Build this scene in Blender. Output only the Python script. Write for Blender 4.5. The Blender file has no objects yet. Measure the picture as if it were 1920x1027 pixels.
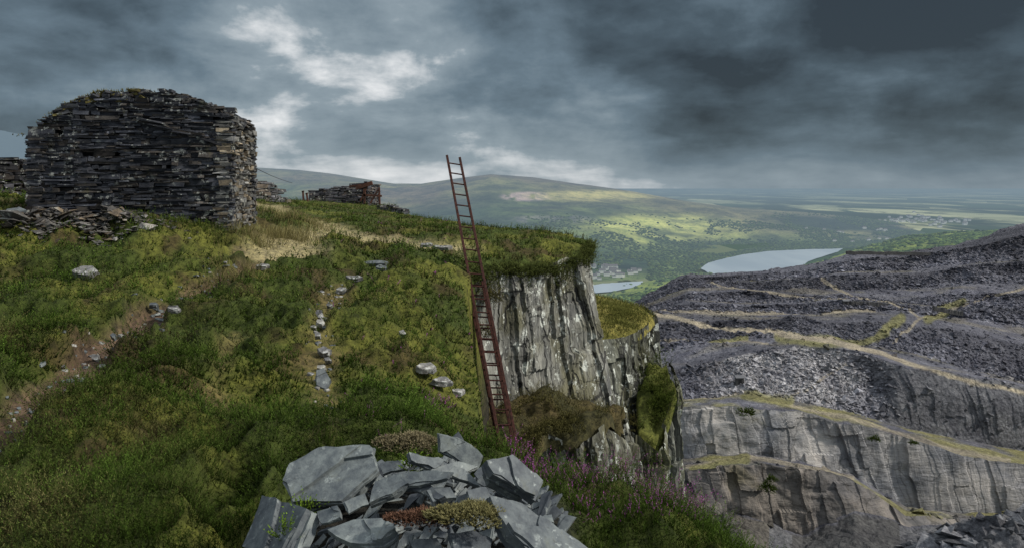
import bpy, bmesh, math, random
import numpy as np
from mathutils import Vector, Matrix
random.seed(7); rng=np.random.default_rng(7)
F=1280.; CX=960.; HY=350.
C=bpy.context.scene.collection
def at(px,py,Y): return np.array([(px-CX)/F*Y, Y, -(py-HY)/F*Y])
# ---------------------------------------------------------------- noise
def hsh(ix,iy,seed):
    h=(ix.astype(np.int64)*374761393+iy.astype(np.int64)*668265263+seed*144269504)&0xffffffff
    h=((h^(h>>13))*1274126177)&0xffffffff
    h=h^(h>>16)
    return (h&0xffff)/65535.
def vn(x,y,seed=0):
    x=np.asarray(x,float); y=np.asarray(y,float)+0*x
    ix=np.floor(x); iy=np.floor(y); fx=x-ix; fy=y-iy
    fx=fx*fx*(3-2*fx); fy=fy*fy*(3-2*fy)
    ix=ix.astype(np.int64); iy=iy.astype(np.int64)
    a=hsh(ix,iy,seed); b=hsh(ix+1,iy,seed); c=hsh(ix,iy+1,seed); d=hsh(ix+1,iy+1,seed)
    return (a*(1-fx)+b*fx)*(1-fy)+(c*(1-fx)+d*fx)*fy
def fbm(x,y,seed=0,o=4):
    s=0;a=1;t=0
    for i in range(o):
        s=s+a*(vn(np.asarray(x)*2**i+i*17.3,np.asarray(y)*2**i-i*9.1,seed+i)*2-1); t+=a; a*=.5
    return s/t
def ss(a,b,x):
    t=np.clip((x-a)/(b-a),0,1); return t*t*(3-2*t)
# ---------------------------------------------------------------- object helpers
def tag(o,label=None,cat=None,group=None,kind=None):
    if label:o['label']=label
    if cat:o['category']=cat
    if group:o['group']=group
    if kind:o['kind']=kind
    return o
def npmesh(name,V,Fc,mat,col=None,parent=None,smooth=False):
    V=np.asarray(V,np.float32).reshape(-1,3); Fc=np.asarray(Fc,np.int32); k=Fc.shape[1]
    me=bpy.data.meshes.new(name)
    me.vertices.add(len(V)); me.vertices.foreach_set('co',V.ravel())
    me.loops.add(Fc.size); me.loops.foreach_set('vertex_index',Fc.ravel())
    me.polygons.add(len(Fc)); me.polygons.foreach_set('loop_start',np.arange(0,Fc.size,k,dtype=np.int32))
    me.polygons.foreach_set('loop_total',np.full(len(Fc),k,np.int32))
    me.polygons.foreach_set('use_smooth',np.full(len(Fc),smooth))
    if col is not None:
        a=me.color_attributes.new('col','FLOAT_COLOR','POINT')
        c=np.ones((len(V),4),np.float32); c[:,:3]=np.clip(col,0,1); a.data.foreach_set('color',c.ravel())
    me.update(calc_edges=True); me.validate()
    me.materials.append(mat)
    o=bpy.data.objects.new(name,me); C.objects.link(o)
    if parent:o.parent=parent
    return o
def gridfaces(R,K,mask=None):
    i=np.arange(R*K).reshape(R,K)
    f=np.stack([i[:-1,:-1],i[:-1,1:],i[1:,1:],i[1:,:-1]],-1)
    if mask is not None: f=f[mask]
    return f.reshape(-1,4)
def empty(name,loc,label,cat,group=None):
    o=bpy.data.objects.new(name,None); C.objects.link(o); o.location=loc; o.empty_display_size=.2
    return tag(o,label,cat,group)
def localize(o):
    p=o.parent; o.matrix_parent_inverse=Matrix.Translation(-Vector(p.location)); return o
# ---------------------------------------------------------------- node helpers
def Nd(nt,typ,ins=None,**props):
    n=nt.nodes.new(typ)
    for k,v in props.items(): setattr(n,k,v)
    for k,v in (ins or {}).items():
        if isinstance(v,bpy.types.NodeSocket): nt.links.new(v,n.inputs[k])
        else: n.inputs[k].default_value=v
    return n
def Mx(nt,f,a,b,blend='MIX'):
    n=nt.nodes.new('ShaderNodeMix'); n.data_type='RGBA'; n.blend_type=blend
    for k,v in ((0,f),(6,a),(7,b)):
        if isinstance(v,bpy.types.NodeSocket): nt.links.new(v,n.inputs[k])
        else: n.inputs[k].default_value=(v if k==0 else (tuple(v)+(1,))[:4])
    return n.outputs[2]
def Mt(nt,op,a,b=0.,c=0.,clamp=False):
    n=nt.nodes.new('ShaderNodeMath'); n.operation=op; n.use_clamp=clamp
    for k,v in ((0,a),(1,b),(2,c)):
        if isinstance(v,bpy.types.NodeSocket): nt.links.new(v,n.inputs[k])
        else: n.inputs[k].default_value=v
    return n.outputs[0]
def Rng(nt,v,a,b,c=0.,d=1.,smooth=True):
    n=Nd(nt,'ShaderNodeMapRange',{0:v,1:a,2:b,3:c,4:d}); 
    n.interpolation_type='SMOOTHSTEP' if smooth else 'LINEAR'
    return n.outputs[0]
def Noi(nt,vec,scale,detail=5,rough=.55,dist=0.):
    return Nd(nt,'ShaderNodeTexNoise',{'Vector':vec,'Scale':scale,'Detail':detail,'Roughness':rough,'Distortion':dist}).outputs[0]
def Vor(nt,vec,scale,feature='F1',out=0):
    return Nd(nt,'ShaderNodeTexVoronoi',{'Vector':vec,'Scale':scale},feature=feature).outputs[out]
def mk(name):
    m=bpy.data.materials.new(name); m.use_nodes=True; nt=m.node_tree; nt.nodes.clear()
    out=nt.nodes.new('ShaderNodeOutputMaterial'); return m,nt,out
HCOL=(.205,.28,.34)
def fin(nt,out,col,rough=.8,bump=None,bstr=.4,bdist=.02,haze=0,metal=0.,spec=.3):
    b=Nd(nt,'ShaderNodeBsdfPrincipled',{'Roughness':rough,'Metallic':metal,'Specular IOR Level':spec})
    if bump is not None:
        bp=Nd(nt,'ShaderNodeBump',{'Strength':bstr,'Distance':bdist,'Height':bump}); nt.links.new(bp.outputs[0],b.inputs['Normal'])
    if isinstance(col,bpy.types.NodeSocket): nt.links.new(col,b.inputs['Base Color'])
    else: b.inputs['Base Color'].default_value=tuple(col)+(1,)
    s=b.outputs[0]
    if haze:  # distance haze painted into the material as bluish emission
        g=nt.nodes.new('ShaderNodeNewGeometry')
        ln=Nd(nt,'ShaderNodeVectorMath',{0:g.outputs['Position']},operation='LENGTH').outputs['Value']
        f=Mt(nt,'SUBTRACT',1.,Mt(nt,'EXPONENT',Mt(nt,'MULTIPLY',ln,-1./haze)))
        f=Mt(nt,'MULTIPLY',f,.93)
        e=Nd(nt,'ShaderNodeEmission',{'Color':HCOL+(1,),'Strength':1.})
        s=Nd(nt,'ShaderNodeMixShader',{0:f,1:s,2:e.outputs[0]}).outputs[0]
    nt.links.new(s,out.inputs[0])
def attr(nt): return Nd(nt,'ShaderNodeAttribute',attribute_name='col').outputs[0]
def objc(nt): return nt.nodes.new('ShaderNodeTexCoord').outputs['Object']
def posn(nt): return nt.nodes.new('ShaderNodeNewGeometry').outputs['Position']
def scalev(nt,v,s): return Nd(nt,'ShaderNodeVectorMath',{0:v,1:s},operation='MULTIPLY').outputs[0]
# ---------------------------------------------------------------- materials
m_ground,nt,out=mk('ground_turf'); p=posn(nt)
n1=Noi(nt,p,9,8,.7); n2=Noi(nt,p,45,4,.7)
c=Mx(nt,1.,attr(nt),Mx(nt,Rng(nt,n1,.3,.7),(.45,.45,.5),(1.6,1.5,1.3)),'MULTIPLY')
c=Mx(nt,Rng(nt,n2,.55,.75),c,(.028,.022,.014))
fin(nt,out,c,.95,Mt(nt,'ADD',n1,Mt(nt,'MULTIPLY',n2,.4)),1.,.06,spec=.1)
m_leaf,nt,out=mk('foliage'); a=attr(nt)
d=Nd(nt,'ShaderNodeBsdfDiffuse',{'Color':a}); t=Nd(nt,'ShaderNodeBsdfTranslucent',{'Color':a})
nt.links.new(Nd(nt,'ShaderNodeMixShader',{0:.3,1:d.outputs[0],2:t.outputs[0]}).outputs[0],out.inputs[0])
def slate_mat(name,lichen=.5,scale=1.,use_attr=True,base=(.1,.105,.11),rough=.55,lc=(.36,.38,.36),thr=(.2,.1),spec=.3,moss=.35,bd=.025):
    m,nt,out=mk(name); p=objc(nt)
    n=Noi(nt,p,4*scale,8,.68,.3); f=Noi(nt,scalev(nt,p,(1,1,7)),12*scale,5,.7); fine=Noi(nt,p,40*scale,4,.7)
    rn=nt.nodes.new('ShaderNodeObjectInfo').outputs['Random']
    c=attr(nt) if use_attr else Mx(nt,1.,base,Mx(nt,rn,(.5,.5,.55),(1.35,1.32,1.25)),'MULTIPLY')
    c=Mx(nt,1.,c,Mx(nt,Rng(nt,n,.3,.7),(.5,.51,.56),(1.4,1.35,1.28)),'MULTIPLY')
    c=Mx(nt,Rng(nt,f,.5,.75,0,.5),c,(.03,.03,.032))
    c=Mx(nt,Rng(nt,fine,.55,.75,0,.4),c,(.03,.03,.03))
    dv=Nd(nt,'ShaderNodeVectorMath',{0:p,1:scalev(nt,Nd(nt,'ShaderNodeTexNoise',{'Vector':p,'Scale':14*scale,'Detail':4.}).outputs[1],(.3/scale,)*3)},operation='ADD').outputs[0]
    v=Vor(nt,dv,5.5*scale); msk=Noi(nt,p,2.2*scale,3)
    l=Mt(nt,'MULTIPLY',Rng(nt,v,thr[0]+.12,thr[0]),Rng(nt,msk,.48,.6))
    l=Mt(nt,'MULTIPLY',l,Rng(nt,Noi(nt,p,60*scale,2),.35,.6,.3,1.)); l=Mt(nt,'MULTIPLY',l,lichen)
    c=Mx(nt,l,c,lc)
    c=Mx(nt,Mt(nt,'MULTIPLY',Rng(nt,Noi(nt,p,1.7*scale,5,.7),.58,.7),moss),c,(.12,.115,.05))
    h=Mt(nt,'ADD',Mt(nt,'ADD',n,Mt(nt,'MULTIPLY',f,.6)),Mt(nt,'MULTIPLY',fine,.3))
    fin(nt,out,c,rough,h,.9,bd/scale,spec=spec)
    return m
m_wall=slate_mat('slate_drystone',.9,1.2,rough=.75,spec=.15,thr=(.28,.1),lc=(.36,.37,.34))
m_slab=slate_mat('slate_slab',.6,3.2,False,(.12,.14,.15),.6,(.38,.41,.39),(.25,.1),spec=.28,moss=.25,bd=.009)
m_pale=slate_mat('pale_stone',1.,3.,False,(.22,.22,.21),.7,(.5,.5,.48),(.4,.1),bd=.015)
m_cliff,nt,out=mk('cliff_slate'); p=posn(nt)
st=Noi(nt,scalev(nt,p,(1,1,.14)),2.6,9,.68,.6); st2=Noi(nt,scalev(nt,p,(1,1,.3)),12,5,.7)
big=Noi(nt,p,.7,5)
c=Mx(nt,Rng(nt,st,.34,.66),(.095,.095,.092),(.29,.285,.25))
c=Mx(nt,Rng(nt,big,.42,.62),c,Mx(nt,1.,c,(.62,.6,.45),'MULTIPLY'))
c=Mx(nt,Rng(nt,st2,.58,.74,0,.6),c,(.04,.04,.042))
jv=Nd(nt,'ShaderNodeVectorMath',{0:p,1:scalev(nt,Nd(nt,'ShaderNodeTexNoise',{'Vector':p,'Scale':1.6,'Detail':6.}).outputs[1],(.4,.4,.9))},operation='ADD').outputs[0]
ck=Vor(nt,scalev(nt,jv,(1,1,.22)),1.1,'DISTANCE_TO_EDGE'); ck2=Vor(nt,scalev(nt,jv,(1.2,1.2,.5)),2.6,'DISTANCE_TO_EDGE')
ckm=Mt(nt,'MAXIMUM',Rng(nt,ck,.03,.006),Mt(nt,'MULTIPLY',Rng(nt,ck2,.025,.006),.45))
c=Mx(nt,1.,c,attr(nt),'MULTIPLY')
wp=Nd(nt,'ShaderNodeVectorMath',{0:p,1:scalev(nt,Nd(nt,'ShaderNodeTexNoise',{'Vector':p,'Scale':4.,'Detail':6.,'Roughness':.7}).outputs[1],(.5,.5,.5))},operation='ADD').outputs[0]
wp=scalev(nt,wp,(1,1,.7))
l=Rng(nt,Vor(nt,wp,3.2),.36,.28); l2=Rng(nt,Vor(nt,wp,8.),.32,.24)
msk=Rng(nt,Noi(nt,p,.8,5,.65),.46,.56); msk2=Rng(nt,Noi(nt,scalev(nt,p,(1,1,.5)),1.7,5,.65),.5,.6)
l=Mt(nt,'MAXIMUM',Mt(nt,'MULTIPLY',l,msk),Mt(nt,'MULTIPLY',l2,msk2))
l=Mt(nt,'MULTIPLY',l,Rng(nt,Noi(nt,p,30,3),.3,.6,.4,.95))
c=Mx(nt,l,c,(.6,.62,.56))
c=Mx(nt,Mt(nt,'MULTIPLY',ckm,.85),c,(.015,.015,.016))
fin(nt,out,c,.85,Mt(nt,'SUBTRACT',Mt(nt,'ADD',st,Mt(nt,'MULTIPLY',st2,.5)),ckm),.8,.06,spec=.15)
m_rust,nt,out=mk('rusty_iron'); p=objc(nt); n=Noi(nt,p,18,6,.75)
c=Mx(nt,Rng(nt,n,.3,.7),(.018,.01,.01),(.085,.034,.026)); fin(nt,out,c,.85,n,.6,.006,spec=.15)
m_rustdull,nt,out=mk('rusted_machinery'); p=objc(nt); n=Noi(nt,p,3,6,.7)
c=Mx(nt,Rng(nt,n,.3,.7),(.045,.022,.016),(.13,.055,.035)); fin(nt,out,c,.85,n,.5,.02)
m_quarry,nt,out=mk('quarry_slate_waste'); p=posn(nt)
n=Noi(nt,p,.12,8,.7); n2=Noi(nt,p,.9,5,.75); v=Vor(nt,p,.8)
c=Mx(nt,1.,attr(nt),Mx(nt,Rng(nt,n,.3,.7),(.62,.62,.66),(1.35,1.34,1.3)),'MULTIPLY')
c=Mx(nt,1.,c,Mx(nt,Rng(nt,n2,.35,.65),(.6,.6,.63),(1.32,1.32,1.32)),'MULTIPLY')
fin(nt,out,c,.9,Mt(nt,'ADD',n2,Mt(nt,'MULTIPLY',v,.5)),1.,.9,spec=.15)
m_qcliff,nt,out=mk('quarry_cliff_rock'); p=posn(nt)
n=Noi(nt,scalev(nt,p,(1,1,.35)),.16,11,.7,.5); n2=Noi(nt,p,.045,6,.7); n3=Noi(nt,scalev(nt,p,(.35,.35,1.6)),.35,5,.7)
c=Mx(nt,Rng(nt,n,.34,.66),(.18,.185,.19),(.42,.41,.4)); c=Mx(nt,1.,c,Mx(nt,Rng(nt,n2,.35,.65),(.6,.62,.68),(1.15,1.1,1.05)),'MULTIPLY')
c=Mx(nt,Rng(nt,n3,.6,.72,0,.45),c,(.1,.1,.1))
jv=Nd(nt,'ShaderNodeVectorMath',{0:p,1:scalev(nt,Nd(nt,'ShaderNodeTexNoise',{'Vector':p,'Scale':.15,'Detail':6.}).outputs[1],(8,8,14))},operation='ADD').outputs[0]
ck=Rng(nt,Vor(nt,scalev(nt,jv,(1,1,.6)),.07,'DISTANCE_TO_EDGE'),.02,.004)
c=Mx(nt,Mt(nt,'MULTIPLY',ck,.5),c,(.06,.06,.06))
c=Mx(nt,Rng(nt,Noi(nt,p,.05,5),.58,.68,0,.5),c,(.22,.2,.1))
c=Mx(nt,1.,c,attr(nt),'MULTIPLY')
fin(nt,out,c,.9,Mt(nt,'ADD',n,n3),.8,1.,spec=.15)
m_hill,nt,out=mk('moorland'); p=posn(nt)
n=Noi(nt,p,.004,10,.72); n2=Noi(nt,p,.02,6,.75)
c=Mx(nt,1.,attr(nt),Mx(nt,Rng(nt,n,.36,.62),(.5,.52,.6),(1.5,1.45,1.25)),'MULTIPLY')
c=Mx(nt,Rng(nt,n2,.5,.62,0,.7),c,Mx(nt,1.,c,(.3,.42,.4),'MULTIPLY'))
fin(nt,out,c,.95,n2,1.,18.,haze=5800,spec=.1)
m_plain,nt,out=mk('farmland'); p=scalev(nt,posn(nt),(1,.32,1))
v=Nd(nt,'ShaderNodeTexVoronoi',{'Vector':p,'Scale':.0018,'Randomness':1.}).outputs[1]
sv=Nd(nt,'ShaderNodeSeparateColor',{0:v}).outputs[0]
c=Mx(nt,Rng(nt,sv,.35,.95,smooth=False),(.04,.07,.035),(.5,.5,.3))
c=Mx(nt,Rng(nt,Noi(nt,p,.0006,6,.65),.48,.58),c,(.02,.035,.022))
c=Mx(nt,Rng(nt,Noi(nt,p,.004,4,.7),.56,.62,0,.85),c,(.02,.03,.02))
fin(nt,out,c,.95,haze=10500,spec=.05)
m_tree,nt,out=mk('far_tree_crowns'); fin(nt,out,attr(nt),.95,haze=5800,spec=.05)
m_water,nt,out=mk('lake_water'); p=posn(nt)
fin(nt,out,Mx(nt,Rng(nt,Noi(nt,scalev(nt,p,(1,.25,1)),.004,5),.35,.65),(.31,.37,.43),(.42,.48,.53)),.3,haze=14000,spec=.6)  # pale base colour paints in the sky reflected by the lake
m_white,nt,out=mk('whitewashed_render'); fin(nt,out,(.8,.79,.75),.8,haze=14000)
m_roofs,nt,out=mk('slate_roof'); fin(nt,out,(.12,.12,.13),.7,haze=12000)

# ---------------------------------------------------------------- near ground
ctrl=[(0,1027,3.3),(480,1027,3.2),(960,1040,3.2),(1300,1027,3.5),(1480,1027,3.8),(0,850,4.6),(500,850,4.7),(750,850,4.8),(1000,888,5.4),(1200,930,4.6),
(0,700,6.5),(500,700,6.8),(800,700,7.5),(900,797,7.3),(0,580,9.5),(350,560,10.5),(600,600,9.5),(850,605,11),(0,480,12.5),(300,480,12.5),(600,500,13.5),(850,515,14.5),
(50,402,14.2),(250,425,14.4),(440,444,14.85),(600,450,17),(880,466,18),(700,420,24),(900,430,24),(1050,455,20.5),(1090,484,19.2),(1000,504,17.3),
(500,378,30),(600,388,34),(740,402,36),(640,380,44),(500,376,48),(-100,352,25),(0,400,16),(0,368,20),(300,372,40),(560,382,60)]
cp=np.array([at(*c) for c in ctrl]+[np.array(q,float) for q in [(-3,0,-1.7),(3,-1,-1.8),(0,0,-1.62),(-16,9,-1.1),(-30,20,0),(-30,50,0),(-8,3,-1.75)]])
def U(r2): return .5*r2*np.log(r2+1e-12)
def tps_fit(P):
    n=len(P); d2=((P[:,None,:2]-P[None,:,:2])**2).sum(-1); K=U(d2)+np.eye(n)*.4
    A=np.zeros((n+3,n+3)); A[:n,:n]=K; A[:n,n]=1; A[:n,n+1:]=P[:,:2]; A[n,:n]=1; A[n+1:,:n]=P[:,:2].T
    return np.linalg.solve(A,np.r_[P[:,2],0,0,0])
W=tps_fit(cp)
edge=np.array([(3.4,-4),(2.3,1.5),(1.78,3.0),(1.45,3.8),(1.1,4.5),(.5,5.2),(-.06,6),(-.34,7),(-.48,9),(-.74,11.5),(-.98,13.5),(-.88,15.3),(-.6,15.95),(.5,16.95),(1.45,18.35),(2.0,19.05),(2.3,21),(1.6,24),(-.8,27),(-4,33),(-7,40),(-8.5,50),(-12,62),(-30,75),(-90,75)])
poly=np.vstack([edge,[(-90,-10),(3.4,-10)]])
def inside(x,y):
    r=np.zeros(np.shape(x),bool); n=len(poly)
    for i in range(n):
        x0,y0=poly[i]; x1,y1=poly[(i+1)%n]
        if y0==y1: continue
        c=((y0>y)!=(y1>y)); r^=c&(x<(x1-x0)*(y-y0)/(y1-y0)+x0)
    return r
def edist(x,y):
    best=np.full(np.shape(x),1e9); idx=np.zeros(np.shape(x),int)
    for i in range(len(edge)-1):
        a=edge[i];b=edge[i+1]-a; t=np.clip(((x-a[0])*b[0]+(y-a[1])*b[1])/(b@b),0,1)
        d=np.hypot(x-a[0]-t*b[0],y-a[1]-t*b[1]); m=d<best; best=np.where(m,d,best); idx=np.where(m,i,idx)
    return np.where(inside(x,y),-best,best),idx
def pdist(x,y,pl):
    best=np.full(np.shape(x),1e9)
    for a,b in zip(pl[:-1],pl[1:]):
        a=np.array(a[:2]);b=np.array(b[:2])-a; t=np.clip(((x-a[0])*b[0]+(y-a[1])*b[1])/(b@b+1e-9),0,1)
        best=np.minimum(best,np.hypot(x-a[0]-t*b[0],y-a[1]-t*b[1]))
    return best
def base_h(x,y):
    x=np.asarray(x,float);y=np.asarray(y,float); z=W[-3]+W[-2]*x+W[-1]*y
    for (a,b,_),w in zip(cp,W[:-3]): z=z+w*U((x-a)**2+(y-b)**2)
    return z
def hit(px,py,fn=None):
    Y=np.linspace(2,70,1400); x=(px-CX)/F*Y; z=-(py-HY)/F*Y
    g=(fn or base_h)(x,Y); i=np.argmax(z<=g)
    return np.array([x[i],Y[i],g[i]])
path_main=[hit(*q) for q in [(-140,960),(0,840),(80,745),(190,655),(290,590),(370,550),(450,510),(530,482)]]
path_far=[hit(*q) for q in [(530,482),(560,440),(640,440),(740,455),(850,467)]]
path_far2=[hit(*q) for q in [(500,385),(520,400),(560,410),(650,440)]]
lane=[hit(*q) for q in [(640,530),(610,570),(600,640),(610,740),(640,800)]]
lane2=[hit(*q) for q in [(440,620),(410,690),(400,760)]]
PILE=(-.38,3.35)
def clump(x,y): 
    return .6*fbm(x*1.0+3,y*.85+8,11,4)+.6*(.42-np.abs(fbm(x*1.9-4,y*1.6+2,12,3)))*1.3+.12*fbm(x*6,y*6,13,2)
def masks(x,y):
    pm=1-ss(.12,.32,pdist(x,y,path_main)+.22*fbm(x*2.6,y*2.6,5))
    pf=1-ss(.3,1.,pdist(x,y,path_far)+.35*fbm(x*1.5,y*1.5,6)); pf=np.maximum(pf,1-ss(.3,1.,pdist(x,y,path_far2)))
    ln=(1-ss(.06,.26,np.minimum(pdist(x,y,lane),pdist(x,y,lane2)+.08)+.22*fbm(x*2.5,y*2.5,7)))*.8
    pile=1-ss(.6,.85,np.hypot((x-PILE[0])/.95,(y-PILE[1])/.85))
    return pm,pf,ln,pile
def G(x,y,full=False):
    x=np.asarray(x,float);y=np.asarray(y,float)
    z=base_h(x,y); d,idx=edist(x,y); o=np.maximum(d,0)
    gu=ss(5.2,8.,y); k=1.1+6.9*gu; q=1.0*(1-gu)
    near=idx<=11; cl=(idx>=12)&(idx<=17)
    z=z-np.where(near,k*o+q*o*o,np.where(cl,.4*o,1.6*o+.3*o*o))
    pm,pf,ln,pile=masks(x,y)
    c=clump(x,y); mound=ss(-.15,.55,c)*.32*(1-pm)*(1-.8*ln)*(1-pile)*(1-.8*pf)*ss(2,3.6,y)*(1-.6*ss(14,26,y))*(1-.6*ss(-.9,.2,d)*near)
    z=z+mound-.05+.04*fbm(x*5,y*5,21,3)-.05*pm + .19*pile
    z=z-.12*ss(-1.2,0,d)*near*(y<9)
    if full: return z,d,idx,c,pm,pf,ln,pile
    return z
us=np.linspace(-.92,.9,520); Ys=np.exp(np.linspace(math.log(.9),math.log(80),460))
YY,UU=np.meshgrid(Ys,us,indexing='ij'); XX=UU*YY
Z,d,idx,c,pm,pf,ln,pile=G(XX,YY,True)
cl=(idx>=12)&(idx<=17)
keep=np.where(cl,d<.1,np.where(idx<=11,d<4.5,d<6)); keep&=~((idx<=11)&(YY>15.3)&(d>.05))
kf=keep[:-1,:-1]&keep[1:,1:]&keep[:-1,1:]&keep[1:,:-1]
def lerp(a,b,t): return a*(1-t[...,None])+b*t[...,None]
moss=np.array([.115,.125,.03]); green=np.array([.05,.07,.018]); brown=np.array([.06,.045,.025])
col=lerp(moss+0*XX[...,None],green,ss(-.45,.1,fbm(XX*.9,YY*.9,31)))
col=lerp(col,brown,ss(.05,.45,fbm(XX*1.7,YY*1.7,33))*.8)
col=lerp(col,np.array([.125,.088,.065])*(.55+.9*vn(XX*7,YY*7,8))[...,None],pm); col=lerp(col,np.array([.33,.29,.17]),pf*.9); col=lerp(col,np.array([.2,.165,.075]),ln*.7)
col=lerp(col,np.array([.03,.03,.028]),pile); col=lerp(col,np.array([.035,.033,.03]),ss(.15,.4,np.where(idx<=11,d,0))*ss(5.2,8,YY))
npmesh('ground',np.stack([XX,YY,Z],-1),gridfaces(*XX.shape,kf),m_ground,col.reshape(-1,3),smooth=True)['kind']='structure'

# ---------------------------------------------------------------- vegetation
def sprigs(B,Dr,L,K,colr,tipc,lw,ll,spread=.55):
    n=len(B); t=(np.arange(K)+.3)/K
    t=np.broadcast_to(t,(n,K))+rng.uniform(-.5/K,.5/K,(n,K))
    bend=rng.normal(0,.22,(n,3)); bend[:,2]=0
    Cn=B[:,None]+Dr[:,None]*(L[:,None]*t)[...,None]+bend[:,None]*(L[:,None]*t*t)[...,None]
    a=rng.uniform(0,2*np.pi,(n,K)); rad=np.stack([np.cos(a),np.sin(a),0*a],-1)
    ld=Dr[:,None]*.75+rad*spread+rng.normal(0,.15,(n,K,3)); ld/=np.linalg.norm(ld,axis=-1,keepdims=True)
    side=np.cross(ld,rng.normal(0,1,(n,K,3))); side/=np.linalg.norm(side,axis=-1,keepdims=True)+1e-6
    lw=np.broadcast_to(lw,(n,)); ll=np.broadcast_to(ll,(n,))
    w=(lw[:,None]*(1.1-.4*t))[...,None]; l=(ll[:,None]*rng.uniform(.7,1.3,(n,K)))[...,None]
    V=np.stack([Cn-side*w,Cn+side*w,Cn+ld*l],2).reshape(-1,3)
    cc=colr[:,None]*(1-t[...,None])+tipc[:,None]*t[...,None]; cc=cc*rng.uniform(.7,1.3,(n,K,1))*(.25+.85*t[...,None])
    return V,np.repeat(cc.reshape(-1,3),3,0)
def blades(B,Dr,L,w,colr):
    n=len(B); a=rng.uniform(0,2*np.pi,n); s=np.stack([np.cos(a),np.sin(a),0*a],-1)*w[:,None]
    bd=rng.normal(0,.35,(n,3)); bd[:,2]=-abs(bd[:,2])*.4
    m=B+Dr*(L*.55)[:,None]+bd*(L*.2)[:,None]; tp=B+Dr*(L)[:,None]*.95+bd*(L*.6)[:,None]
    V=np.stack([B-s,B+s,m+s*.7, B-s,m+s*.7,m-s*.7, m-s*.7,m+s*.7,tp],1).reshape(-1,3)
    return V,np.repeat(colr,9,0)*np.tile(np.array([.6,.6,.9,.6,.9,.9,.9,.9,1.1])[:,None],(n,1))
def trimesh(name,lst,mat,parent=None):
    V=np.concatenate([v for v,_ in lst]); Cc=np.concatenate([c for _,c in lst])
    return npmesh(name,V,np.arange(len(V)).reshape(-1,3),mat,Cc,parent)
def hutmask(x,y):
    return (x>-10.4)&(x<-6.0)&(y>14.0+(x+10.1)*.16)&(y<18)
def grad(x,y,e=.06):
    return (G(x+e,y)-G(x-e,y))/(2*e),(G(x,y+e)-G(x,y-e))/(2*e)
def fan(n,y0,y1,p0=-160,p1=1650):
    Y=np.exp(rng.uniform(math.log(y0),math.log(y1),n)); x=(rng.uniform(p0,p1,n)-CX)/F*Y; return x,Y
Vs=[];Fl=[]
for n,y0,y1,K in ((66000,2.2,7.5,17),(78000,7.5,52,9)):
    x,y=fan(n,y0,y1); z,d,idx,c,pm,pf,ln,pile=G(x,y,True)
    dens=(.12+.88*ss(-.2,.08,c+rng.normal(0,.06,n)))*(1-pm)*(1-ln*.9)*(1-ss(.25,.75,pile))*(1-pf*.95)
    lawn=ss(0,1,1-np.hypot((x+6)/4.2,(y-13)/2.6))*.7
    dens=dens*(1-lawn)
    dens=np.maximum(dens,.9*((x>.3)&(y<5.5)&(pile<.5)))
    gu=ss(5.2,7.5,y); lim=np.where(idx<=11,1.8*(1-gu)+.08*gu,.25); lim=np.where((idx>=12)&(idx<=17),.12,lim)
    ok=(rng.random(n)<dens)&(d<lim)&~hutmask(x,y)&(y>1.9)
    x,y,z,c,d=x[ok],y[ok],z[ok],c[ok],d[ok]; gx,gy=grad(x,y); m=len(x)
    gx=np.clip(gx,-1.,1.); gy=np.clip(gy,-1.,1.)
    nr=np.stack([-gx*.45,-gy*.45,1.1+0*gx],-1)+rng.normal(0,.34,(m,3)); nr/=np.linalg.norm(nr,axis=1,keepdims=True)
    h=fbm(x*.8+20,y*.8,41,3)
    L=(.07+.12*ss(-.1,.6,c)+.03*h)*rng.uniform(.5,1.35,m)*(1+.25*ss(8,20,y))*(1-.5*ss(-.5,.1,d)*(y>4.8)*(y<16))
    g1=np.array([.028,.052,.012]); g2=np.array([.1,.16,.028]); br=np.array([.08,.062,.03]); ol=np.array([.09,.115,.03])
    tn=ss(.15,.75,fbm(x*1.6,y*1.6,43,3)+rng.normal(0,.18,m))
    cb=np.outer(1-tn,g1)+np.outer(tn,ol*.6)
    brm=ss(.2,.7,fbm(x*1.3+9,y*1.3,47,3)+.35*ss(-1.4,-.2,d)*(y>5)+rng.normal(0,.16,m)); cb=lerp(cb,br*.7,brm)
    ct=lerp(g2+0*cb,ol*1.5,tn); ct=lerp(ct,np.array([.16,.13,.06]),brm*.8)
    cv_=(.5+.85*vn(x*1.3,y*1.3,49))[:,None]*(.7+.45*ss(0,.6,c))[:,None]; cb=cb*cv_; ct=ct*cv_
    s=np.clip(y/5.,.7,3.2)
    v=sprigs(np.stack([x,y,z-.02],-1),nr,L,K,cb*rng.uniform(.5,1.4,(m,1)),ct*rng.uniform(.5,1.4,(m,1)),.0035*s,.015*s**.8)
    Vs.append(v)
    pxx=CX+x/y*F; zz=z; pyy=HY-zz/y*F
    fm=((pxx>950)&(pxx<1330)&(pyy>835)&(pyy<990)&(rng.random(m)<.5*ss(.4,.65,vn(x*3,y*3,91))+.05))|(np.hypot((pxx-822)/28,(pyy-765)/16)<1)&(rng.random(m)<.9)|((pxx>600)&(pxx<900)&(rng.random(m)<.008))
    if fm.any():
        k=fm.sum(); B=np.stack([x,y,z],-1)[fm]+nr[fm]*(L[fm]*.7)[:,None]
        fc=np.array([.42,.12,.36])*rng.uniform(.6,1.3,(k,1))
        Fl.append(sprigs(B,nr[fm],L[fm]*.5,7,fc,fc*1.1,.004*s[fm],.010*s[fm]))
tag(trimesh('heather',Vs,m_leaf),'low green and olive heather carpeting the hilltop','heather',kind='stuff')
tag(trimesh('heather_flowers',Fl,m_leaf),'small purple heather flowers at the slope edge','flowers',kind='stuff')
Gs=[]
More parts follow.
